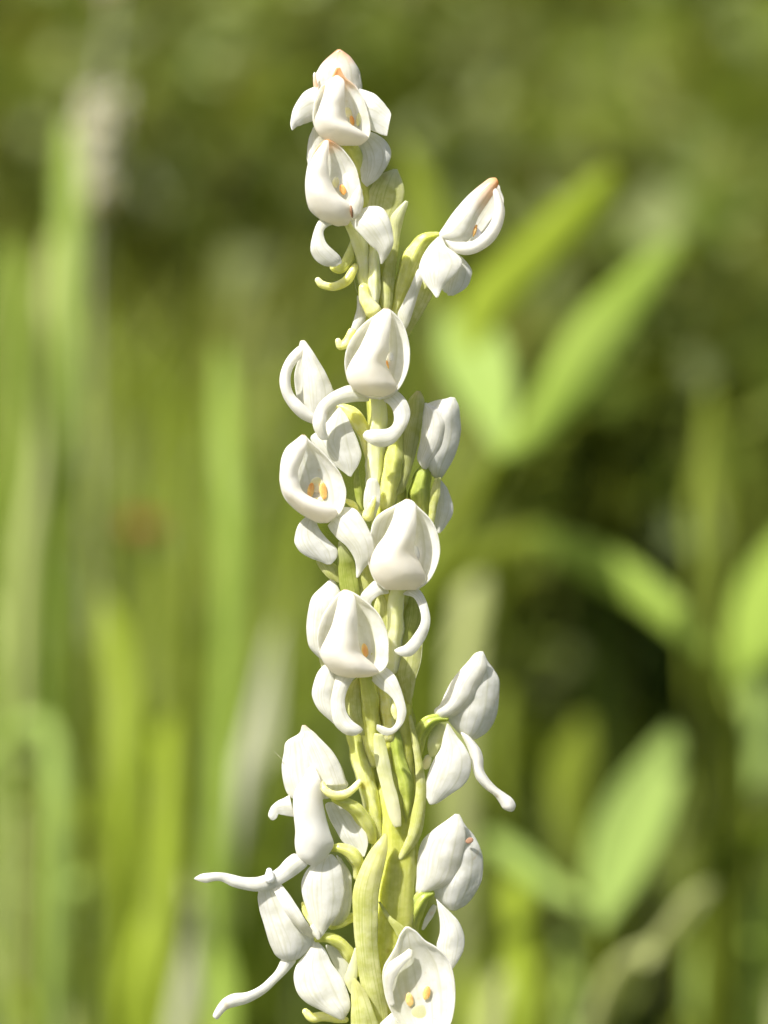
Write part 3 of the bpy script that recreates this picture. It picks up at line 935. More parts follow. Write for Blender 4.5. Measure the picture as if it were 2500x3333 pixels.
T('column', f1, 1, [(840, 640, 16, 87), (845, 720, 24, 87), (850, 830, 28, 87)], mat='lip')
E('pollinium', f1, 1, 818, 755, 107, 20, 48, 9, 12)
E('pollinium', f1, 1, 880, 740, 107, 24, 62, 9, -5, mat='spur')
E('anther', f1, 1, 785, 680, 101, 34, 50, 8, 20, mat='yellow')
T('ovary', f1, 1, [(720, 930, 45, 95), (800, 990, 60, 85), (860, 1090, 60, 60), (890, 1220, 50, 40)], mat='green')
S('sepal', f1, 1, [(860, 960, 1000, 860), (870, 1040, 1120, 930), (885, 1130, 1172, 1030), (895, 1230, 1150, 1130), (900, 1300, 1060, 1270), (940, 1340, 970, 1338)], w=(60, 70), b=25)
S('sepal', f1, 1, [(475, 812, 492, 808), (432, 900, 560, 900), (416, 1010, 570, 1000), (415, 1120, 560, 1120), (450, 1220, 540, 1220)], w=70, b=25)

# ---- second flower
f2 = flower(1, 640, 1300, 150)
S('hood', f2, 1, [(578, 928, 592, 925), (505, 995, 650, 945), (440, 1100, 740, 1015), (408, 1220, 825, 1125), (400, 1340, 875, 1260), (410, 1460, 905, 1400), (445, 1560, 916, 1490), (530, 1635, 890, 1580), (640, 1670, 830, 1640)], w=150, b=-70, shape='bowl', ends=((0, ORANGE, 0.26, 1.0),), thick=6)
S('lip', f2, 1, [(570, 945, 606, 945), (500, 1030, 607, 1030), (440, 1140, 602, 1140), (408, 1270, 618, 1280), (402, 1400, 690, 1420), (430, 1540, 815, 1520), (540, 1640, 810, 1620), (650, 1690, 790, 1680)], w=[150, 165, 172, 170, 160, 152, 150, 140], b=[5, 14, 22, 30, 50, 50, 35, 10], mat='lip', ends=((1, (0.95, 0.90, 0.80), 0.5, 0.55),))
S('petal', f2, 1, [(870, 1350, 910, 1400), (800, 1480, 918, 1490), (810, 1570, 890, 1580), (830, 1612, 850, 1612)], w=165, b=20)
T('column', f2, 1, [(730, 1240, 22, 108), (760, 1330, 30, 108), (770, 1430, 28, 108)], mat='lip')
E('pollinium', f2, 1, 735, 1375, 128, 30, 48, 10, 20)
E('anther', f2, 1, 672, 1310, 122, 32, 52, 10, -10, mat='yellow')
E('anther', f2, 1, 780, 1265, 122, 40, 50, 10, 10, mat='lip')
T('withered_style', f2, 1, [(808, 1525, 10, 172), (812, 1570, 14, 174), (820, 1620, 8, 170)], mat='brown', m=8)
S('sepal', f2, 2, [(330, 245, 430, 300), (282, 292, 350, 325), (245, 380, 318, 367), (232, 480, 336, 440), (258, 548, 388, 490), (320, 590, 432, 530), (366, 598, 438, 556)], w=[130, 140, 150, 155, 150, 145, 140], b=18)
S('sepal', f2, 2, [(505, 300, 555, 222), (530, 342, 640, 187), (575, 392, 716, 205), (632, 452, 772, 300), (682, 495, 792, 420), (698, 540, 765, 500), (705, 582, 715, 578)], w=[130, 145, 155, 155, 150, 145, 140], b=28)
T('ovary', f2, 2, [(480, 290, 30, 110), (540, 390, 50, 80), (580, 540, 48, 60), (592, 680, 44, 40), (610, 830, 36, 20)], mat='pale', ridges=5, amp=0.11)
T('spur', f2, 2, [(528, 600, 26, 70), (475, 690, 33, 75), (385, 732, 28, 80), (310, 718, 26, 82), (280, 688, 20, 82)], mat='spur')
T('spur', f2, 2, [(525, 420, 26, 60), (495, 530, 38, 62), (440, 608, 34, 66), (392, 608, 28, 70), (378, 592, 20, 72)], mat='bract')
T('hair', f2, 2, [(525, 680, 2.5, 60), (535, 740, 2.5, 60), (548, 775, 2.5, 60)], mat='thread', m=6, wob=0)

# upper bracts round the stem
S('bract', orchid, 2, [(795, -60, 812, -62), (700, -20, 850, 20), (630, 80, 864, 110), (610, 180, 840, 200), (640, 300, 790, 290), (690, 440, 780, 440)], w=(20, 30), b=25, mat='bract', ends=((0, PALEG, 0.3, 0.8),))
S('bract', orchid, 2, [(872, 150, 886, 155), (805, 215, 872, 212), (772, 270, 860, 270), (780, 350, 838, 345), (770, 440, 825, 435), (745, 530, 815, 525), (720, 630, 806, 620), (705, 740, 790, 745), (700, 860, 780, 875)], w=(70, 40), b=20, mat='bract', ends=((0, PALEG, 0.45, 0.85),))
T('ovary', orchid, 2, [(660, 470, 36, 60), (660, 600, 38, 58), (658, 740, 40, 60), (655, 850, 30, 60)], mat='pale', ridges=5, amp=0.11)
T('spur', orchid, 2, [(590, 742, 34, 75), (605, 820, 46, 75), (650, 890, 60, 70)], mat='spur')
S('bract', orchid, 2, [(546, 790, 552, 790), (542, 870, 598, 910), (525, 950, 600, 960), (500, 1030, 560, 1030), (480, 1100, 540, 1090)], w=40, b=12, mat='petal', ends=((1, GREENISH, 0.5, 0.7),))
T('spur', orchid, 2, [(510, 1040, 28, 55), (478, 1108, 34, 58), (435, 1135, 28, 60), (416, 1098, 19, 62)], mat='spur')

# ---- third flower, leaning out on its own stalk
f3 = flower(2, 1330, 280, 60)
S('hood', f3, 2, [(1105, 362, 1140, 425), (1150, 295, 1235, 455), (1210, 205, 1312, 400), (1290, 122, 1352, 285), (1370, 50, 1425, 165), (1432, 8, 1478, 88), (1466, -2, 1494, 48)], w=60, b=60, ends=((1, ORANGE, 0.5, 1.1),), thick=7)
S('petal', f3, 2, [(1180, 440, 1320, 500), (1270, 270, 1470, 360), (1370, 130, 1520, 250), (1440, 50, 1535, 150), (1480, 30, 1510, 80)], w=10, b=-25)
S('lip', f3, 2, [(1125, 395, 1150, 440), (1190, 430, 1195, 490), (1265, 435, 1270, 516), (1335, 420, 1352, 500), (1405, 362, 1442, 445), (1455, 280, 1506, 358), (1474, 195, 1537, 250), (1466, 118, 1527, 165), (1450, 65, 1492, 80)], w=[55, 70, 80, 85, 85, 85, 80, 70, 60], b=18, mat='lip', thick=6)
T('column', f3, 2, [(1290, 330, 30, 30), (1330, 360, 40, 35), (1350, 400, 40, 40)], mat='lip')
T('pollinium', f3, 2, [(1350, 320, 7, 62), (1340, 355, 12, 66), (1328, 390, 6, 68)], mat='orange', m=8)
S('sepal', f3, 2, [(1080, 408, 1112, 398), (1030, 455, 1155, 465), (985, 530, 1230, 520), (960, 620, 1257, 575), (988, 690, 1205, 655), (1042, 760, 1130, 730), (1075, 802, 1092, 796)], w=(70, 110), b=38)
S('sepal', f3, 2, [(1170, 540, 1255, 535), (1160, 620, 1310, 600), (1130, 690, 1322, 645), (1118, 750, 1290, 730), (1150, 778, 1215, 780)], w=50, b=22)
T('ovary', f3, 2, [(1085, 382, 20, 55), (990, 420, 44, 50), (915, 540, 62, 40), (865, 690, 55, 30), (815, 850, 36, 15), (790, 960, 28, 0)], mat='green', ridges=6, amp=0.11)
S('bract', orchid, 2, [(955, 620, 990, 680), (900, 740, 965, 755), (860, 830, 932, 870), (820, 910, 900, 965), (830, 1000, 870, 1020)], w=(70, 50), b=14, mat='petal', ends=((1, GREENISH, 0.4, 0.6),))
S('bract', orchid, 2, [(985, 690, 1052, 790), (955, 790, 1012, 872), (910, 900, 950, 972), (860, 1000, 895, 1058)], w=35, b=12, mat='bract')

# ---- fourth flower (centre front)
f4 = flower(3, 900, 420, 160)
S('hood', f4, 3, [(945, 62, 975, 62), (895, 106, 1025, 95), (800, 170, 1090, 170), (718, 262, 1132, 285), (662, 375, 1150, 400), (645, 485, 1135, 520), (662, 585, 1085, 640), (705, 665, 1025, 710), (790, 725, 960, 742)], w=150, b=-85, shape='bowl', thick=6, ends=SOFT0)
S('lip', f4, 3, [(920, 82, 998, 85), (865, 130, 1004, 150), (805, 260, 990, 260), (752, 370, 985, 370), (690, 470, 960, 480), (655, 560, 1015, 580), (690, 655, 1050, 670), (790, 728, 970, 740)], w=[152, 166, 176, 174, 164, 154, 150, 145], b=[8, 14, 22, 34, 48, 56, 46, 10], mat='lip', ends=((1, (0.95, 0.90, 0.80), 0.5, 0.55),))
T('column', f4, 3, [(1000, 400, 16, 101), (1000, 480, 24, 101), (1000, 580, 24, 101)], mat='lip')
E('pollinium', f4, 3, 972, 495, 121, 13, 40, 7, 10)
E('anther', f4, 3, 1000, 430, 115, 24, 34, 9, 0, mat='lip')
S('sepal', f4, 3, [(760, 690, 830, 772), (690, 652, 735, 772), (605, 675, 625, 790), (522, 720, 562, 815), (440, 800, 512, 868), (402, 900, 498, 935), (404, 980, 505, 1008), (448, 1055, 520, 1055)], w=[120, 130, 140, 150, 155, 158, 155, 150], b=20)
S('sepal', f4, 3, [(945, 765, 1055, 695), (992, 800, 1118, 765), (1017, 850, 1152, 855), (1026, 910, 1135, 945), (1010, 960, 1082, 1038), (960, 985, 1012, 1104), (880, 990, 932, 1126), (812, 1000, 850, 1106), (790, 1030, 798, 1058)], w=[120, 130, 140, 150, 155, 160, 160, 158, 155], b=20)
T('ovary', f4, 3, [(895, 700, 50, 120), (905, 800, 60, 95), (905, 900, 64, 75), (890, 1050, 74, 55), (880, 1220, 68, 45), (862, 1400, 56, 40)], mat='pale', ridges=6, amp=0.11)

# ---- fifth flower (left, seen from the side)
f5 = flower(3, 360, 620, 80)
S('hood', f5, 3, [(302, 318, 342, 312), (290, 380, 378, 362), (312, 450, 440, 455), (325, 580, 502, 560), (322, 710, 552, 680), (340, 820, 540, 800), (388, 938, 480, 900)], w=[80, 85, 90, 90, 90, 85, 80], b=50, ends=((0, PEACH, 0.12, 0.7),))
S('lip', f5, 3, [(290, 352, 330, 420), (212, 428, 292, 452), (162, 520, 240, 520), (145, 620, 222, 610), (166, 720, 246, 715), (222, 820, 312, 785), (300, 900, 372, 840), (390, 942, 452, 895)], w=[82, 88, 92, 95, 95, 95, 92, 85], b=18, mat='lip', thick=6)
S('petal', f5, 3, [(300, 425, 345, 430), (262, 540, 350, 560), (262, 680, 350, 700), (290, 790, 350, 800)], w=40, b=-10)
T('ovary', f5, 3, [(575, 808, 14, 70), (650, 830, 36, 75), (735, 905, 56, 70), (795, 1020, 50, 55), (825, 1140, 36, 40), (835, 1260, 22, 30)], mat='spur', ridges=6, amp=0.11)
S('sepal', f5, 3, [(590, 832, 625, 832), (515, 925, 672, 908), (440, 1000, 722, 1015), (378, 1055, 762, 1120), (440, 1150, 772, 1195), (550, 1250, 748, 1270), (660, 1335, 698, 1345)], w=(85, 105), b=28)
S('petal', f5, 3, [(500, 700, 560, 690), (480, 800, 590, 790), (490, 900, 580, 850), (505, 925, 530, 900)], w=70, b=12)

# ---- sixth flower (left front, wide open)
f6 = flower(3, 400, 1380, 150)
S('hood', f6, 3, [(312, 1042, 340, 1042), (255, 1085, 385, 1090), (195, 1135, 465, 1160), (158, 1215, 540, 1235), (148, 1310, 608, 1325), (146, 1400, 645, 1420), (172, 1490, 652, 1490), (225, 1570, 640, 1570), (310, 1640, 600, 1645), (400, 1690, 540, 1690)], w=150, b=-85, shape='bowl', thick=6, ends=SOFT0)
S('lip', f6, 3, [(305, 1050, 350, 1062), (218, 1125, 350, 1125), (160, 1215, 318, 1215), (146, 1320, 285, 1300), (146, 1400, 290, 1385), (170, 1485, 345, 1490), (225, 1570, 560, 1590), (310, 1640, 590, 1645), (410, 1695, 540, 1692)], w=[152, 165, 170, 172, 170, 165, 155, 152, 148], b=[6, 16, 20, 22, 22, 30, 38, 30, 8], mat='lip', ends=((1, (0.95, 0.90, 0.80), 0.5, 0.55),))
T('column', f6, 3, [(420, 1395, 30, 100), (430, 1460, 41, 100), (440, 1540, 33, 100)], mat='lip', flat=0.5)
E('pollinium', f6, 3, 383, 1460, 120, 26, 58, 9, -8)
E('pollinium', f6, 3, 480, 1465, 120, 30, 66, 9, 8)
E('anther', f6, 3, 430, 1420, 114, 52, 62, 10, 0, mat='yellow')
E('anther', f6, 3, 440, 1540, 114, 60, 28, 10, 0, mat='yellow')
S('sepal', f6, 4, [(345, 480, 418, 500), (285, 545, 442, 555), (257, 630, 490, 630), (262, 690, 545, 685), (300, 750, 587, 730), (375, 795, 585, 790), (470, 830, 550, 832)], w=110, b=25)
S('sepal', f6, 4, [(512, 545, 640, 400), (545, 602, 740, 432), (602, 660, 822, 555), (672, 725, 868, 680), (722, 805, 858, 800), (732, 885, 795, 878), (738, 950, 748, 948)], w=[120, 130, 140, 145, 145, 140, 140], b=35)
T('ovary', f6, 4, [(560, 490, 30, 95), (620, 530, 40, 75), (690, 620, 40, 50), (760, 740, 40, 30)], mat='green')
T('spur', f6, 4, [(640, 345, 14, 80), (695, 375, 26, 75), (745, 415, 26, 65), (790, 450, 20, 60)], mat='spur')

# ---- seventh flower (right, back view)
f7 = flower(3, 1390, 1020, 0)
S('hood', f7, 3, [(1425, 756, 1500, 758), (1330, 772, 1528, 820), (1262, 810, 1540, 920), (1245, 930, 1540, 1010), (1228, 1050, 1525, 1100), (1208, 1170, 1480, 1220), (1215, 1240, 1435, 1300), (1300, 1320, 1385, 1372)], w=20, b=62, ends=((1, GREENISH, 0.25, 0.7),))
S('petal', f7, 3, [(1250, 800, 1290, 795), (1245, 870, 1400, 860), (1240, 980, 1430, 1000), (1222, 1100, 1380, 1150), (1205, 1210, 1310, 1240), (1240, 1280, 1280, 1290)], w=45, b=38)
T('ovary', f7, 4, [(1265, 110, 50, 20), (1240, 200, 76, 10), (1225, 330, 84, 0), (1228, 480, 74, -5), (1215, 640, 50, -10)], mat='deep', ridges=6, amp=0.11)
S('bract', f7, 4, [(1340, 195, 1385, 190), (1310, 300, 1375, 310), (1300, 400, 1350, 430), (1290, 520, 1325, 540)], w=35, b=14, mat='bract')
S('sepal', f7, 4, [(1374, 195, 1386, 195), (1370, 240, 1440, 270), (1350, 330, 1478, 380), (1335, 440, 1475, 455), (1335, 520, 1430, 545), (1360, 596, 1388, 594)], w=-10, b=20)

# middle stem ovaries and bracts
S('bract', orchid, 3, [(1190, 704, 1230, 708), (1136, 770, 1258, 770), (1148, 850, 1246, 850), (1110, 950, 1236, 930), (1085, 1080, 1215, 1060), (1075, 1200, 1190, 1180), (1060, 1350, 1150, 1330), (1010, 1500, 1110, 1450)], w=(60, 40), b=25, mat='bract', ends=((0, (0.80, 0.68, 0.35), 0.22, 0.9), (0.6, (0.32, 0.36, 0.06), 0.45, 0.5)))
T('ovary', orchid, 3, [(1050, 980, 42, 50), (1030, 1150, 72, 45), (1000, 1350, 76, 45), (965, 1560, 60, 40)], mat='green', ridges=6, amp=0.11)
S('bract', orchid, 4, [(738, 94, 746, 98), (722, 170, 762, 195), (722, 260, 776, 290), (735, 340, 778, 370), (758, 425, 782, 425)], w=70, b=12, mat='deep')
S('bract', orchid, 4, [(822, 200, 900, 205), (802, 260, 920, 275), (788, 360, 915, 380), (800, 430, 890, 450), (830, 480, 880, 490)], w=90, b=14, mat='petal', ends=((1, GREENISH, 0.5, 0.7),))  # white sheet painting the highlight low on the ovary
T('spur', orchid, 4, [(872, 335, 16, 110), (845, 395, 34, 108), (825, 470, 46, 100)], mat='spur')
S('bract', orchid, 4, [(600, 668, 613, 670), (592, 740, 670, 740), (590, 830, 718, 830), (600, 930, 735, 920), (612, 1040, 765, 1060), (640, 1140, 770, 1160)], w=(115, 80), b=22, mat='deep', ends=((0, PALEG, 0.35, 0.5),))
S('bract', orchid, 4, [(790, 870, 830, 850), (735, 950, 865, 930), (735, 1010, 850, 1010), (745, 1080, 800, 1070)], w=70, b=14, mat='bract')
S('bract', orchid, 4, [(422, 822, 560, 840), (455, 880, 600, 875), (505, 938, 605, 930), (580, 975, 608, 978)], w=80, b=16, mat='bract')

# ---- eighth flower (centre)
f8 = flower(4, 1110, 720, 160)
S('hood', f8, 4, [(1112, 352, 1150, 352), (1030, 396, 1205, 400), (930, 450, 1282, 470), (868, 525, 1342, 560), (838, 640, 1372, 680), (830, 760, 1378, 770), (832, 860, 1345, 880), (870, 960, 1285, 980), (960, 1042, 1200, 1045)], w=150, b=-90, shape='bowl', thick=6, ends=SOFT0)
S('lip', f8, 4, [(1085, 368, 1178, 368), (1040, 410, 1196, 402), (1005, 520, 1196, 520), (950, 630, 1190, 640), (875, 730, 1180, 750), (838, 840, 1240, 860), (870, 950, 1270, 960), (960, 1045, 1190, 1045)], w=[152, 166, 178, 176, 166, 156, 150, 145], b=[8, 14, 22, 34, 50, 60, 48, 10], mat='lip', ends=((1, (0.95, 0.90, 0.80), 0.5, 0.55),))
T('column', f8, 4, [(1220, 660, 24, 99), (1225, 760, 33, 99), (1220, 860, 33, 99)], mat='lip')
E('anther', f8, 4, 1195, 760, 113, 30, 60, 9, 10, mat='lip')
S('sepal', f8, 4, [(880, 968, 985, 1072), (822, 1018, 920, 1082), (768, 1080, 862, 1120), (770, 1140, 842, 1165), (790, 1220, 840, 1230)], w=[120, 130, 138, 135, 120], b=16)
S('sepal', f8, 4, [(1095, 1080, 1215, 1032), (1170, 1100, 1262, 1098), (1210, 1160, 1292, 1188), (1234, 1245, 1303, 1280), (1221, 1312, 1284, 1380), (1172, 1400, 1238, 1465), (1108, 1468, 1168, 1545), (1052, 1490, 1092, 1556), (1033, 1506, 1044, 1530)], w=[120, 130, 140, 148, 152, 155, 155, 152, 150], b=14)
T('ovary', f8, 4, [(1060, 1020, 56, 110), (1045, 1130, 60, 85), (1032, 1280, 64, 65), (1022, 1450, 62, 50), (1012, 1650, 52, 40)], mat='pale', ridges=6, amp=0.11)
S('bract', orchid, 4, [(1150, 1075, 1195, 1080), (1120, 1170, 1245, 1180), (1098, 1290, 1240, 1290), (1080, 1400, 1200, 1390), (1060, 1520, 1170, 1500)], w=(60, 45), b=18, mat='deep')
S('bract', orchid, 4, [(900, 1085, 940, 1080), (870, 1160, 975, 1150), (880, 1260, 985, 1260), (930, 1380, 985, 1380)], w=45, b=14, mat='bract')
S('bract', orchid, 5, [(1230, 640, 1455, 605), (1205, 760, 1432, 760), (1205, 860, 1395, 900), (1250, 970, 1370, 1040), (1295, 1080, 1340, 1125)], w=40, b=24, mat='bract')
T('hair', orchid, 5, [(1452, 600, 4, 50), (1435, 760, 4, 50), (1388, 915, 4, 50)], mat='thread', m=6, wob=0)

# ---- ninth flower, tucked behind the tenth
f9 = flower(5, 560, 400, 70)
S('hood', f9, 5, [(608, 28, 655, 28), (540, 92, 700, 95), (462, 172, 720, 160), (425, 280, 700, 250), (405, 420, 680, 400), (412, 555, 660, 560), (442, 640, 650, 650), (520, 715, 640, 730)], w=70, b=48, ends=((0, PEACH, 0.12, 0.6),))
S('petal', f9, 5, [(630, 70, 690, 90), (600, 150, 712, 150), (605, 215, 680, 210), (612, 250, 640, 250)], w=105, b=14)
S('sepal', f9, 5, [(520, 700, 545, 700), (535, 780, 600, 770), (570, 830, 640, 840)], w=40, b=10, mat='pale')

# ---- tenth flower (centre left)
f10 = flower(5, 830, 520, 170)
S('hood', f10, 5, [(742, 118, 780, 118), (690, 155, 855, 152), (615, 250, 962, 230), (552, 350, 1055, 325), (512, 470, 1115, 430), (505, 580, 1145, 560), (535, 700, 1148, 680), (590, 800, 1138, 760), (680, 872, 1090, 835), (780, 895, 980, 890)], w=160, b=-88, shape='bowl', thick=6, ends=SOFT0)
S('lip', f10, 5, [(725, 135, 802, 135), (698, 185, 845, 180), (670, 300, 860, 300), (640, 420, 868, 420), (585, 540, 875, 560), (535, 650, 905, 680), (560, 760, 1020, 790), (650, 860, 1060, 850), (780, 898, 970, 893)], w=[162, 176, 186, 186, 180, 168, 162, 158, 155], b=[8, 14, 24, 32, 42, 54, 56, 42, 10], mat='lip', ends=((1, (0.95, 0.90, 0.80), 0.5, 0.55),))
T('column', f10, 5, [(950, 560, 18, 110), (975, 660, 28, 110), (990, 760, 25, 110)], mat='lip')
E('pollinium', f10, 5, 935, 655, 130, 30, 62, 10, 12)
E('anther', f10, 5, 1030, 690, 124, 42, 64, 10, -10, mat='bract')
S('sepal', f10, 5, [(575, 780, 700, 850), (510, 850, 720, 900), (466, 960, 700, 990), (457, 1060, 690, 1070), (498, 1165, 690, 1180), (590, 1255, 690, 1270), (640, 1300, 680, 1310)], w=120, b=28)
S('sepal', f10, 5, [(690, 870, 860, 895), (660, 930, 825, 925), (640, 1030, 775, 1020), (630, 1130, 752, 1110), (635, 1230, 765, 1200), (665, 1330, 815, 1280), (745, 1402, 868, 1325), (835, 1422, 902, 1350), (885, 1400, 908, 1365)], w=[130, 142, 152, 156, 158, 158, 158, 156, 155], b=26)
S('sepal', f10, 5, [(990, 915, 1125, 805), (1060, 990, 1208, 885), (1130, 1040, 1252, 980), (1188, 1095, 1286, 1085), (1216, 1165, 1306, 1175), (1222, 1240, 1300, 1250), (1205, 1315, 1262, 1335), (1160, 1355, 1185, 1408), (1100, 1340, 1112, 1416), (1052, 1325, 1050, 1372)], w=[125, 135, 142, 148, 152, 156, 160, 162, 162, 160], b=16)
T('ovary', f10, 5, [(935, 870, 56, 125), (955, 980, 70, 95), (975, 1120, 80, 75), (985, 1300, 82, 60), (995, 1480, 80, 50), (1015, 1640, 70, 40)], mat='green', ridges=6, amp=0.11)
S('bract', orchid, 5, [(855, 915, 880, 918), (795, 965, 890, 960), (758, 1080, 895, 1080), (772, 1200, 900, 1220), (840, 1300, 915, 1330), (880, 1400, 930, 1410)], w=85, b=22, mat='bract', ends=((0, (0.75, 0.68, 0.14), 0.5, 0.7),))
T('ovary', orchid, 5, [(1100, 960, 50, 60), (1130, 1090, 78, 60), (1150, 1240, 74, 58), (1160, 1420, 70, 45)], mat='spur', ridges=6, amp=0.11)
T('spur', orchid, 5, [(1200, 1110, 16, 110), (1195, 1190, 28, 112), (1215, 1260, 24, 114)], mat='spur')

# stem bundle in the lower middle
T('ovary', orchid, 6, [(915, 140, 70, 35), (955, 330, 76, 38), (1020, 560, 78, 40), (1085, 800, 72, 38), (1130, 1020, 60, 30), (1160, 1200, 40, 25)], mat='bract', ridges=6, amp=0.11)
S('bract', orchid, 6, [(1095, 180, 1190, 190), (1105, 390, 1232, 390), (1145, 560, 1268, 560), (1185, 720, 1312, 720), (1225, 870, 1338, 850), (1275, 985, 1342, 975)], w=85, b=14, mat='pale', ends=((0.75, (0.86, 0.83, 0.62), 0.4, 0.8),))
T('ovary', orchid, 6, [(1285, 180, 62, 45), (1320, 420, 72, 45), (1380, 620, 72, 42), (1380, 860, 62, 35), (1340, 1080, 44, 30)], mat='deep', ridges=6, amp=0.11)
S('bract', orchid, 6, [(1412, 10, 1436, 15), (1438, 200, 1490, 210), (1470, 400, 1532, 410), (1480, 600, 1560, 600), (1466, 750, 1567, 780), (1440, 880, 1552, 925), (1415, 1010, 1512, 1085), (1370, 1150, 1440, 1205), (1320, 1275, 1365, 1280)], w=60, b=24, mat='bract', ends=((1, PALEG, 0.14, 0.7),))

# ---- eleventh flower (right, back view, tongue hanging out)
f11 = flower(9, 930, 650, 10)
S('hood', f11, 9, [(985, 206, 1035, 210), (930, 255, 1078, 295), (850, 340, 1130, 365), (770, 430, 1170, 440), (710, 530, 1177, 560), (690, 640, 1165, 720), (680, 730, 1130, 830), (720, 820, 1060, 925), (800, 915, 960, 985)], w=0, b=70, ends=((1, GREENISH, 0.18, 0.5), (0, (0.88, 0.86, 0.8), 0.1, 0.3)))
S('petal', f11, 9, [(962, 212, 1050, 240), (905, 275, 1062, 330), (825, 362, 1038, 410), (742, 460, 1002, 510), (690, 570, 955, 620), (640, 670, 880, 705), (590, 715, 800, 765), (590, 762, 720, 800)], w=32, b=48, ends=((1, GREENISH, 0.2, 0.7),))
S('sepal', f11, 9, [(702, 855, 722, 855), (672, 960, 795, 960), (648, 1060, 872, 1060), (590, 1160, 922, 1175), (538, 1270, 912, 1310), (512, 1380, 850, 1400), (512, 1470, 760, 1465), (540, 1560, 650, 1540)], w=(40, 60), b=34)
S('lip', f11, 9, [(830, 930, 930, 985), (885, 1040, 1000, 1070), (920, 1140, 1026, 1155), (935, 1230, 1030, 1255), (965, 1330, 1085, 1345), (1040, 1420, 1155, 1425), (1130, 1490, 1232, 1480), (1180, 1560, 1290, 1520), (1205, 1605, 1318, 1580), (1255, 1628, 1310, 1612)], w=[20, 25, 30, 30, 30, 30, 30, 30, 30, 30], b=20, mat='lip')
T('ovary', f11, 9, [(700, 800, 24, 35), (600, 800, 46, 35), (510, 850, 58, 30), (455, 960, 54, 20), (430, 1100, 46, 10), (415, 1260, 36, 0)], mat='deep', ridges=5, amp=0.16, m=30)
S('sepal', f11, 9, [(610, 850, 690, 880), (545, 950, 695, 960), (530, 1050, 640, 1050), (545, 1130, 605, 1115)], w=10, b=14, mat='pale')
E('anther', f11, 9, 525, 1190, 5, 40, 70, 12, -15, mat='yellow')

# ---- twelfth flower (left, long hood seen from the side)
f12 = flower(6, 540, 700, 100)
S('hood', f12, 6, [(452, 94, 495, 94), (420, 160, 560, 150), (312, 228, 615, 210), (290, 330, 722, 310), (268, 450, 805, 450), (280, 590, 845, 570), (322, 705, 866, 628), (420, 780, 800, 720)], w=65, b=50, ends=((0, PEACH, 0.22, 0.75),))
S('petal', f12, 6, [(470, 160, 555, 150), (480, 280, 700, 290), (520, 400, 785, 420), (560, 520, 830, 540), (610, 620, 850, 620)], w=98, b=22, shape='keel', ends=((0, PEACH, 0.3, 0.6),))
S('sepal', f12, 6, [(340, 710, 390, 910), (262, 750, 275, 892), (195, 798, 240, 882), (160, 842, 222, 912), (150, 870, 195, 936)], w=(85, 95), b=12)
S('lip', f12, 6, [(510, 480, 560, 465), (448, 580, 610, 560), (385, 680, 628, 660), (368, 800, 642, 800), (374, 920, 668, 920), (386, 1040, 705, 1050), (384, 1150, 735, 1150), (400, 1240, 695, 1235), (445, 1300, 645, 1298), (520, 1338, 590, 1336)], w=[115, 130, 130, 125, 122, 120, 115, 112, 108, 104], b=[6, 16, 24, 28, 30, 32, 36, 32, 20, 4], mat='lip')
T('column', f12, 6, [(545, 480, 30, 112), (545, 560, 36, 120), (545, 640, 36, 124)], mat='petal')
T('spur', f12, 6, [(638, 608, 20, 130), (665, 672, 34, 135), (745, 712, 38, 130), (845, 700, 38, 115), (920, 650, 32, 95), (965, 595, 24, 75)], mat='spur')
T('ovary', f12, 6, [(740, 750, 26, 100), (850, 790, 54, 95), (960, 870, 66, 80), (1040, 990, 60, 60), (1085, 1110, 44, 45)], mat='green', ridges=6, amp=0.11)
S('sepal', f12, 6, [(660, 800, 830, 790), (690, 900, 930, 895), (740, 1010, 1010, 1010), (800, 1115, 1042, 1110), (880, 1190, 1040, 1195), (985, 1262, 1015, 1258)], w=70, b=-18)
T('ovary', f12, 6, [(720, 1190, 34, 90), (800, 1190, 46, 95), (890, 1235, 62, 90), (955, 1330, 62, 75), (960, 1440, 46, 55)], mat='green', ridges=6, amp=0.1)
S('sepal', f12, 7, [(1200, 190, 1345, 140), (1095, 275, 1412, 240), (1055, 400, 1440, 400), (1068, 530, 1434, 540), (1118, 680, 1388, 670), (1165, 790, 1300, 790), (1210, 886, 1224, 886)], w=(85, 105), b=38)
S('sepal', f12, 7, [(1370, 150, 1420, 190), (1410, 300, 1498, 320), (1420, 480, 1505, 480), (1380, 660, 1490, 650), (1320, 760, 1420, 745)], w=55, b=20, ends=((1, GREENISH, 0.4, 0.7),))
S('tongue', f12, 7, [(985, 128, 1105, 230), (910, 180, 1040, 290), (850, 245, 960, 350), (795, 285, 872, 404), (720, 315, 762, 450), (640, 338, 660, 467), (540, 338, 560, 458), (430, 315, 440, 422), (340, 300, 340, 376), (260, 294, 266, 374), (160, 308, 192, 388), (104, 340, 98, 358)], w=[105, 115, 122, 128, 130, 130, 130, 130, 130, 130, 130, 130], b=26, mat='petal')
T('nub', f12, 7, [(768, 345, 48, 140), (766, 300, 34, 142), (764, 280, 26, 142)], mat='petal')

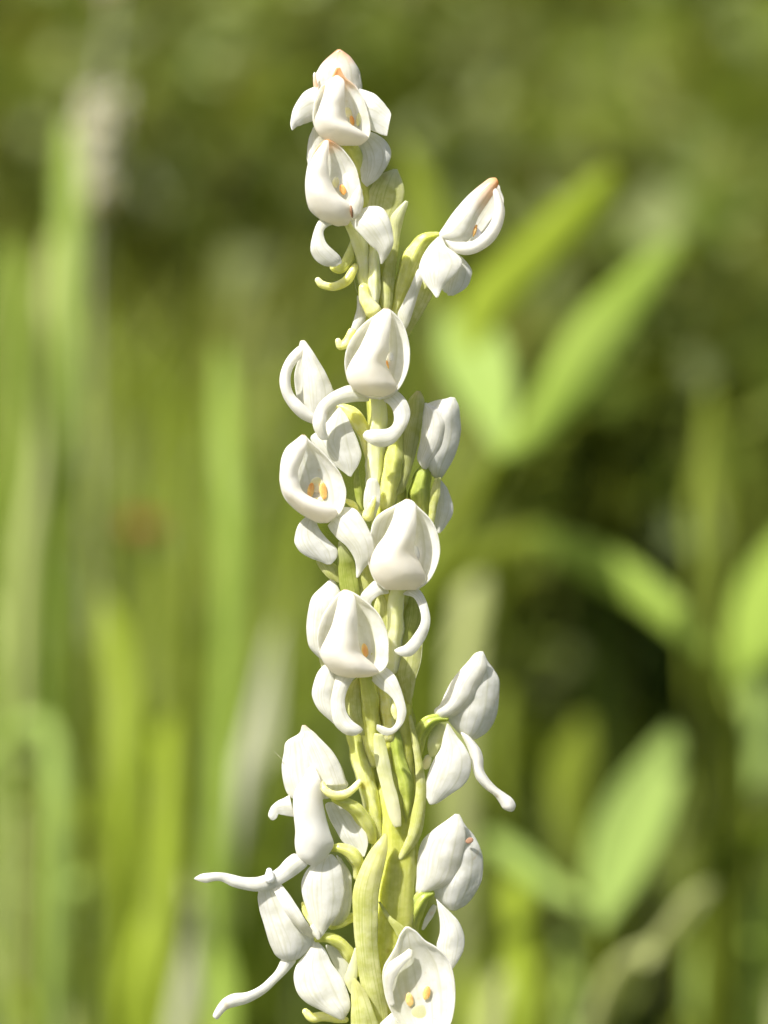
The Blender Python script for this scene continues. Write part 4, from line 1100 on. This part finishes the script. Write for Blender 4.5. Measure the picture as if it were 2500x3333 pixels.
# ---- thirteenth flower (bottom left)
f13 = flower(7, 920, 780, 90)
S('hood', f13, 7, [(668, 440, 860, 395), (662, 540, 952, 505), (690, 680, 1040, 640), (735, 830, 1110, 755), (772, 950, 1165, 870), (815, 1030, 1135, 965), (885, 1082, 1050, 1055)], w=[95, 92, 90, 88, 85, 85, 85], b=62, ends=((1, (0.80, 0.76, 0.58), 0.2, 0.4),))
S('petal', f13, 7, [(795, 400, 865, 395), (815, 480, 940, 490), (870, 590, 1015, 600), (960, 720, 1085, 710), (1060, 830, 1150, 810), (1140, 880, 1170, 870)], w=[112, 130, 142, 140, 120, 100], b=18)
S('lip', f13, 7, [(880, 1070, 1005, 1092), (840, 1150, 935, 1178), (780, 1230, 845, 1275), (690, 1304, 742, 1370), (560, 1370, 592, 1460), (440, 1385, 472, 1495), (366, 1420, 402, 1510), (310, 1480, 350, 1552), (262, 1570, 305, 1608)], w=[75, 80, 85, 90, 95, 98, 100, 100, 100], b=22, mat='petal')
S('sepal', f13, 7, [(1166, 908, 1196, 912), (1090, 1030, 1262, 985), (1012, 1130, 1322, 1100), (980, 1250, 1392, 1200), (1012, 1370, 1447, 1310), (1100, 1470, 1487, 1430), (1250, 1545, 1496, 1520), (1375, 1606, 1450, 1600)], w=(80, 115), b=42)
S('petal', f13, 7, [(1132, 795, 1168, 765), (1150, 842, 1214, 830), (1198, 892, 1222, 880)], w=118, b=12)
T('spur', f13, 7, [(1068, 575, 18, 65), (1085, 650, 28, 70), (1130, 725, 26, 75), (1160, 780, 18, 80)], mat='spur')
T('ovary', f13, 7, [(1190, 898, 26, 85), (1300, 885, 46, 80), (1415, 950, 54, 65), (1500, 1070, 54, 45), (1540, 1200, 40, 20)], mat='green', ridges=6, amp=0.1)
S('sepal', f13, 7, [(1270, 960, 1400, 985), (1320, 1080, 1490, 1080), (1390, 1200, 1500, 1190), (1440, 1290, 1490, 1290)], w=50, b=14, ends=((0.5, PALEG, 0.8, 0.5),))
T('spur', f13, 7, [(1090, 1548, 30, 55), (1150, 1600, 44, 55), (1250, 1595, 46, 50), (1360, 1610, 36, 40), (1450, 1620, 30, 30)], mat='spur')
T('ovary', orchid, 7, [(1330, 770, 40, 40), (1420, 740, 50, 35), (1500, 700, 44, 25)], mat='bract')

# large bracts at the bottom
S('bract', orchid, 8, [(690, -50, 722, -35), (592, 60, 726, 70), (530, 160, 708, 170), (472, 276, 688, 266), (432, 390, 662, 390), (410, 510, 642, 530), (413, 660, 636, 700), (425, 850, 632, 880), (440, 1000, 642, 1010), (455, 1150, 660, 1150), (490, 1320, 690, 1310), (560, 1560, 720, 1540), (600, 1800, 740, 1780)], w=[95, 110, 118, 122, 124, 124, 122, 120, 116, 110, 100, 85, 70], b=30, mat='bract', ends=((0, (0.78, 0.74, 0.33), 0.45, 0.85),), m=13)
S('bract', orchid, 8, [(412, 1254, 438, 1258), (396, 1330, 500, 1330), (394, 1450, 562, 1450), (394, 1560, 606, 1560), (394, 1700, 645, 1680), (420, 1900, 660, 1880)], w=135, b=28, mat='bract', ends=((0, (0.78, 0.74, 0.33), 0.6, 0.8),))
S('bract', orchid, 8, [(432, 970, 446, 970), (372, 1140, 455, 1130), (338, 1240, 450, 1235), (350, 1300, 430, 1310), (390, 1380, 430, 1380)], w=95, b=14, mat='pale', ends=((0, (0.82, 0.80, 0.58), 0.8, 0.7),))
S('bract', orchid, 8, [(640, 555, 655, 560), (690, 665, 745, 690), (760, 780, 850, 765), (815, 872, 880, 810)], w=85, b=10, mat='bract')

# ---- fourteenth flower (right low, back view)
f14 = flower(8, 1280, 200, 20)
S('hood', f14, 8, [(1322, -216, 1372, -212), (1280, -130, 1432, -120), (1250, -40, 1500, -40), (1220, 60, 1560, 80), (1180, 180, 1581, 210), (1130, 310, 1572, 350), (1110, 430, 1525, 460), (1160, 530, 1440, 575), (1250, 605, 1365, 620)], w=0, b=70)
S('petal', f14, 8, [(1312, -216, 1376, -214), (1230, -155, 1410, -140), (1130, -85, 1422, -60), (1045, -5, 1422, 40), (1000, 110, 1402, 160), (988, 250, 1372, 275), (984, 370, 1285, 390), (978, 470, 1110, 462)], w=34, b=50, ends=((1, GREENISH, 0.15, 0.6),))
E('blemish', f14, 8, 1462, 8, 42, 38, 26, 5, 25, mat='brown', ends=((0.5, (0.42, 0.24, 0.15), 1.0, 0.8),))
T('ovary', f14, 8, [(1115, 485, 34, 30), (1040, 515, 64, 30), (970, 620, 78, 20), (930, 770, 74, 10), (915, 930, 60, 0)], mat='deep', ridges=5, amp=0.15, m=30)
S('sepal', f14, 8, [(1163, 540, 1180, 555), (1174, 620, 1292, 660), (1192, 720, 1362, 740), (1192, 830, 1410, 860), (1165, 950, 1408, 980), (1200, 1040, 1370, 1065), (1290, 1155, 1312, 1152)], w=(30, 50), b=30)
S('sepal', f14, 8, [(1125, 590, 1166, 615), (1060, 700, 1130, 690), (1028, 812, 1045, 815)], w=5, b=8)
S('sepal', f14, 8, [(880, 522, 900, 522), (845, 590, 900, 580), (836, 660, 870, 660)], w=-10, b=8)
T('spur', f14, 8, [(935, 180, 46, -10), (920, 280, 50, -15), (920, 380, 40, -15)], mat='deep')

# ---- fifteenth flower (bottom front, open)
f15 = flower(8, 1010, 1300, 150)
S('hood', f15, 8, [(885, 796, 925, 796), (838, 860, 985, 835), (800, 950, 1060, 915), (742, 1055, 1165, 975), (692, 1150, 1245, 1055), (680, 1260, 1305, 1165), (698, 1400, 1328, 1290), (740, 1510, 1332, 1430), (800, 1620, 1315, 1570), (880, 1720, 1270, 1690), (980, 1780, 1170, 1780)], w=150, b=-90, shape='bowl', thick=6)
S('petal', f15, 8, [(905, 990, 945, 1000), (810, 1060, 930, 1060), (735, 1115, 870, 1130), (690, 1200, 800, 1220), (690, 1340, 770, 1340), (740, 1480, 790, 1470)], w=[135, 146, 152, 155, 154, 150], b=16)
T('column', f15, 8, [(1000, 1330, 26, 98), (1000, 1420, 29, 98), (1000, 1540, 23, 98)], mat='yellow', flat=0.5)
E('pollinium', f15, 8, 922, 1440, 118, 36, 62, 10, 10)
E('pollinium', f15, 8, 1075, 1380, 118, 36, 62, 10, -10)
S('petal', f15, 8, [(960, 1510, 1060, 1500), (920, 1580, 1090, 1570), (930, 1640, 1060, 1640)], w=112, b=6, mat='petal', ends=((0.5, (0.78, 0.78, 0.42), 0.9, 0.9),))
S('lip', f15, 8, [(980, 1690, 1160, 1690), (920, 1750, 1200, 1740), (940, 1800, 1180, 1800), (960, 1900, 1130, 1900)], w=[156, 170, 178, 185], b=[10, 40, 40, 20], mat='lip')
S('sepal', f15, 8, [(760, 1560, 800, 1610), (690, 1620, 830, 1680), (640, 1690, 800, 1780), (620, 1800, 740, 1840)], w=(135, 150), b=20)
S('sepal', f15, 8, [(1140, 1605, 1160, 1600), (1150, 1640, 1260, 1640), (1180, 1720, 1330, 1700), (1220, 1820, 1340, 1800)], w=(180, 170), b=14)
T('ovary', f15, 8, [(1020, 1740, 56, 110), (980, 1850, 70, 80), (920, 2000, 74, 50), (850, 2150, 60, 20)], mat='pale', ridges=6, amp=0.11)
T('hair', f12, 6, [(205, 322, 3, 80), (240, 360, 3.5, 80), (272, 392, 4, 80)], mat='thread', m=6, wob=0)
